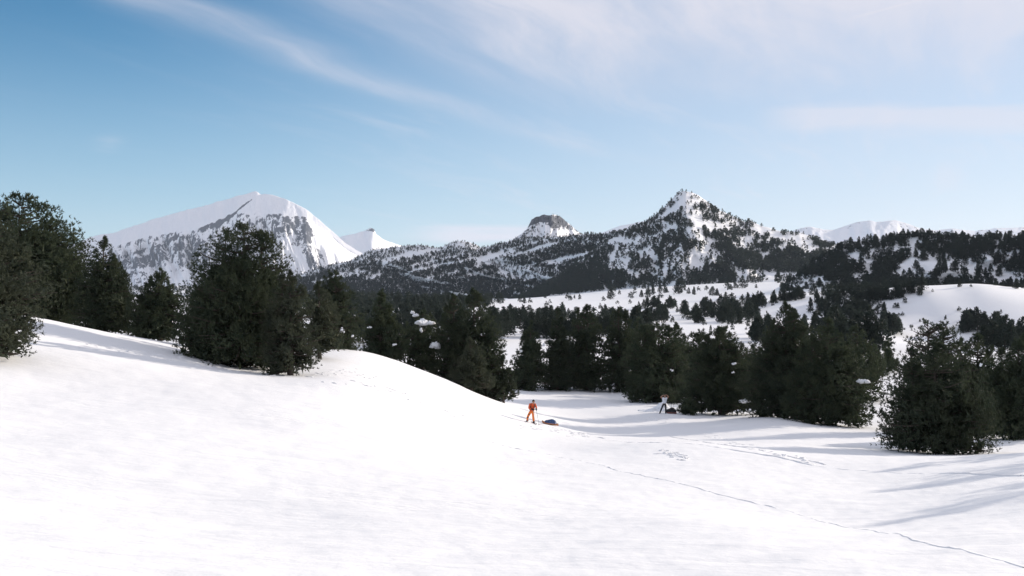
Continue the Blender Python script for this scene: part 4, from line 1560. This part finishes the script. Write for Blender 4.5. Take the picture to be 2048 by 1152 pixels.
sg = ground_at(1100, 850, 40)
sz = H1(sg[0] - .5, sg[1]), H1(sg[0] + .5, sg[1])
sl1 = math.atan2(sz[0] - sz[1], 1.0)
sled('orange plastic pulk sled beside the orange skier', tuple(sg + np.array([0, 0, .0])), R_(180), 1.15, .44, M_ORANGE, -sl1 * .45)
duffel('lumpy blue gear bag lashed on the orange sled', tuple(sg + np.array([.04, 0, .06])), R_(0), .80, .40, .28, M_BLUE, 3, sl1 * .45)

g2 = ground_at(1329, 827, 70)
J2 = dict(pelvis=(.0, .02, .93), waist=(.0, .01, 1.08), chest=(.01, .0, 1.30), neck=(.02, -.01, 1.48), head=(.03, -.03, 1.61), face=(.1, -1, -.05),
          sha=(-.17, .0, 1.41), ela=(-.36, -.08, 1.50), wra=(-.15, -.10, 1.66), shb=(.20, .0, 1.41), elb=(.36, -.08, 1.54), wrb=(.18, -.10, 1.69),
          hipa=(-.09, .02, .88), hipb=(.09, .02, .88), kna=(-.26, -.05, .49), ana=(-.40, .0, .11), knb=(.10, -.04, .49), anb=(.11, .03, .10),
          fta=Vector((-.5, -.85, 0)).normalized(), ftb=Vector((.1, -1, 0)).normalized(),
          handa=((1, -.3, .6), (.5, .3, -.4), (-.3, -.9, .1)), handb=((-1, -.3, .6), (-.5, .3, -.4), (.3, -.9, .1)))
p2 = person('person', 'person in white short-sleeved top and black trousers, both hands raised to the head', tuple(g2 + np.array([0, 0, -.03])), J2, 0,
            M_WHITE, M_DARK, M_BLACK, None, short=True)
link('chest_print', chain('chest_print', [(-.06, -.135, 1.30), (-.02, -.14, 1.26), (.0, -.14, 1.31)], [(.018, .006)] * 3, M_BLACK, 1), p2)
link('chest_print', chain('chest_print', [(.04, -.138, 1.32), (.06, -.138, 1.26)], [(.014, .006)] * 2, M_BLACK, 1), p2)
link('neck_scarf', chain('neck_scarf', [(.02, -.02, 1.42), (.025, -.03, 1.50)], [.085, .078], M_BLACK), p2)
P2 = Vector(tuple(g2))
c2 = gpt(P2.x + .62, P2.y + .1, .0)
sled('faded red sled beside the person in the white top', c2, R_(172), .95, .44, M_PINK, 0)
duffel('black gear bag heaped on the faded red sled', (c2[0] - .02, c2[1], c2[2] + .08), R_(-6), .84, .44, .36, M_BLACK, 9)
GP2 = 'ski poles planted behind the dark sled'
a = gpt(P2.x + .74, P2.y + .75)
ski_pole('left ski pole planted upright behind the black bag', (a[0] - .02, a[1], a[2] + 1.02), (a[0], a[1], a[2] - .08), GP2)
a = gpt(P2.x + .95, P2.y + .55)
ski_pole('right ski pole planted upright behind the black bag', (a[0] - .04, a[1], a[2] + 1.10), (a[0], a[1], a[2] - .08), GP2)

# snow bank behind the second person
rg = np.random.default_rng(12)
parts = []
for k in range(34):
    px = rg.uniform(1290, 1348)
    q = ((px - 1024) / F * 95, 95 + rg.uniform(-1.0, 1.0))
    f = max(.15, 1 - abs(px - 1326) / 34)
    b = snow_blob(rg, rg.uniform(.35, .9), rg.uniform(.4, .8), rg.uniform(.35, .75) * f)
    vv = np.array([v.co for v in b.vertices])
    vv += np.array([q[0], q[1], H1(*q) - .05])
    tt = np.array([p.vertices for p in b.polygons])
    parts.append((vv, tt))
    bpy.data.meshes.remove(b)
V, T = joinmesh(parts)
tag(link('snow_drift', mesh_np('snow_drift', V, T, M_CLUMP, True)), 'lumpy bluish snow drift behind the person in the white top', None, None, 'structure')


# ------------------------------------------------------------------ tracks in the snow
def ribbon(pts, width, lip, seed):
    """a shallow track: two low lips with a trough between"""
    P = [ground_at(a, b) for a, b in pts]
    Q = [P[0]]
    for a, b in zip(P[:-1], P[1:]):
        n = max(2, int(np.linalg.norm(b - a) / .14))
        for t in np.linspace(0, 1, n + 1)[1:]:
            Q.append(a * (1 - t) + b * t)
    Q = np.array(Q)
    for _ in range(30):
        Q[1:-1] = (Q[1:-1] * 2 + Q[:-2] + Q[2:]) / 4
    T = np.gradient(Q[:, :2], axis=0)
    T /= np.linalg.norm(T, axis=1)[:, None] + 1e-9
    Nn = np.stack([-T[:, 1], T[:, 0]], 1)
    L = np.arange(len(Q)) * .14
    wob = .05 * fbm(L / 1.2, L * 0 + seed, 3, seed)
    vis = np.clip(.6 + 1.6 * fbm(L / 2.3, L * 0 + 3 + seed, 3, seed + 1), 0, 1)
    offs = np.array([-1.0, -.62, -.3, 0, .3, .62, 1.0])
    hts = np.array([-.03, 1.0, .15, .0, .15, 1.0, -.03])
    V = []
    for o_, h_ in zip(offs, hts):
        xy = Q[:, :2] + Nn * (o_ * width + wob)[:, None]
        z = H(xy[:, 0], xy[:, 1]) + np.where(abs(o_) < .99, .004, -.02) + h_ * lip * vis * (1 + .6 * fbm(L / .3, L * 0 + o_ * 7, 2, seed + 5))
        V.append(np.concatenate([xy, z[:, None]], 1))
    V = np.stack(V, 1)
    n, m = V.shape[:2]
    i = np.arange(n * m).reshape(n, m)
    q = np.stack([i[:-1, :-1], i[1:, :-1], i[1:, 1:], i[:-1, 1:]], -1).reshape(-1, 4)
    return V.reshape(-1, 3), q[:, ::-1]


parts = [ribbon([(2048, 1136), (1900, 1098), (1750, 1062), (1600, 1028), (1450, 992), (1330, 960), (1200, 930), (1080, 905), (960, 875)], .032, .005, 3)]
tag(link('ski_track', mesh_np('ski_track', *joinmesh(parts), M_SNOW, True)), 'long thin ski track crossing the foreground to the lower right', None, None, 'structure')
parts = [ribbon([(1170, 868), (1300, 885), (1420, 893), (1560, 915), (1650, 935), (1760, 944), (1900, 946), (2046, 952)], .08, .02, 5),
         ribbon([(1340, 872), (1450, 890), (1560, 910), (1650, 930)], .06, .018, 6),
         ribbon([(690, 752), (800, 785), (900, 822), (1000, 846), (1060, 851), (1160, 866)], .09, .018, 7)]
tag(link('ski_track', mesh_np('ski_track', *joinmesh(parts), M_SNOW, True)), 'pair of broken tracks curving past the skier to the right edge', None, None, 'structure')


def footprints(lines, n_each, size, seed):
    rg = np.random.default_rng(seed)
    parts = []
    for pts in lines:
        p = np.array(pts, float)
        seg = np.linspace(0, len(p) - 1, n_each)
        for t in seg:
            px = np.interp(t, np.arange(len(p)), p[:, 0]) + rg.normal() * 6
            py = np.interp(t, np.arange(len(p)), p[:, 1]) + rg.normal() * 3.2
            c = ground_at(px, py, 8)
            if abs(c[1]) > 140:
                continue
            k = 9
            a = np.linspace(0, 2 * np.pi, k, endpoint=False)
            sx, sy = size * rg.uniform(.45, 1.7), size * rg.uniform(.4, 1.0)
            rot = rg.uniform(0, 3.14)
            V = []
            for rad, h in ((1.6, -.02), (1.05, .02), (.7, .013), (.45, .006)):
                ex, ey = np.cos(a) * sx * rad, np.sin(a) * sy * rad
                x = c[0] + ex * math.cos(rot) - ey * math.sin(rot)
                y = c[1] + ex * math.sin(rot) + ey * math.cos(rot)
                V.append(np.stack([x, y, H(x, y) + h * (1 + rg.uniform(-.5, .8, k))], 1))
            V = np.concatenate(V)
            i = np.arange(4 * k).reshape(4, k)
            j = np.roll(i, -1, 1)
            q = np.stack([i[:-1], j[:-1], j[1:], i[1:]], -1).reshape(-1, 4)
            parts.append((V, q))
    return joinmesh(parts)


V, q = footprints([[(180, 690), (300, 706), (400, 722), (520, 742), (640, 757), (760, 780)], [(620, 750), (690, 742), (760, 762)], [(170, 693), (330, 714), (470, 742)],
                   [(720, 765), (800, 790), (880, 820), (930, 835)], [(1100, 858), (1170, 872), (1160, 868)], [(1320, 903), (1372, 914)],
                   [(1300, 838), (1345, 836)], [(1040, 856), (1150, 862)], [(1400, 870), (1500, 895), (1640, 930)]], 34, .095, 4)
tag(link('footprints', mesh_np('footprints', V, q, M_SNOW, True)), 'trails of old footprints and churned snow along the slope below the pines', None, None, 'stuff')

# ------------------------------------------------------------------ haze in the air
HZ = 1
if HZ:
    x0, x1, y0, y1, z0, z1 = -15000, 15000, -15000, 15500, -60, 900
    V = [(x0, y0, z0), (x1, y0, z0), (x1, y1, z0), (x0, y1, z0), (x0, y0, z1), (x1, y0, z1), (x1, y1, z1), (x0, y1, z1)]
    Q = [(3, 2, 1, 0), (4, 5, 6, 7), (0, 1, 5, 4), (1, 2, 6, 5), (2, 3, 7, 6), (3, 0, 4, 7)]
    mz = bpy.data.materials.new('haze')
    mz.use_nodes = True
    nz = mz.node_tree
    nz.nodes.clear()
    oz = nz.nodes.new('ShaderNodeOutputMaterial')
    pv = nz.nodes.new('ShaderNodeVolumePrincipled')
    pv.inputs['Color'].default_value = (0.74, 0.85, 1.0, 1)
    pv.inputs['Density'].default_value = 2.0e-5
    pv.inputs['Anisotropy'].default_value = 0.2
    nz.links.new(pv.outputs[0], oz.inputs['Volume'])
    tag(link('haze', mesh_np('haze', V, Q, mz)), 'thin blue air between the viewer and the far mountains', None, None, 'stuff')
print('TREES', len(TXYZ), 'picked', len(pick))
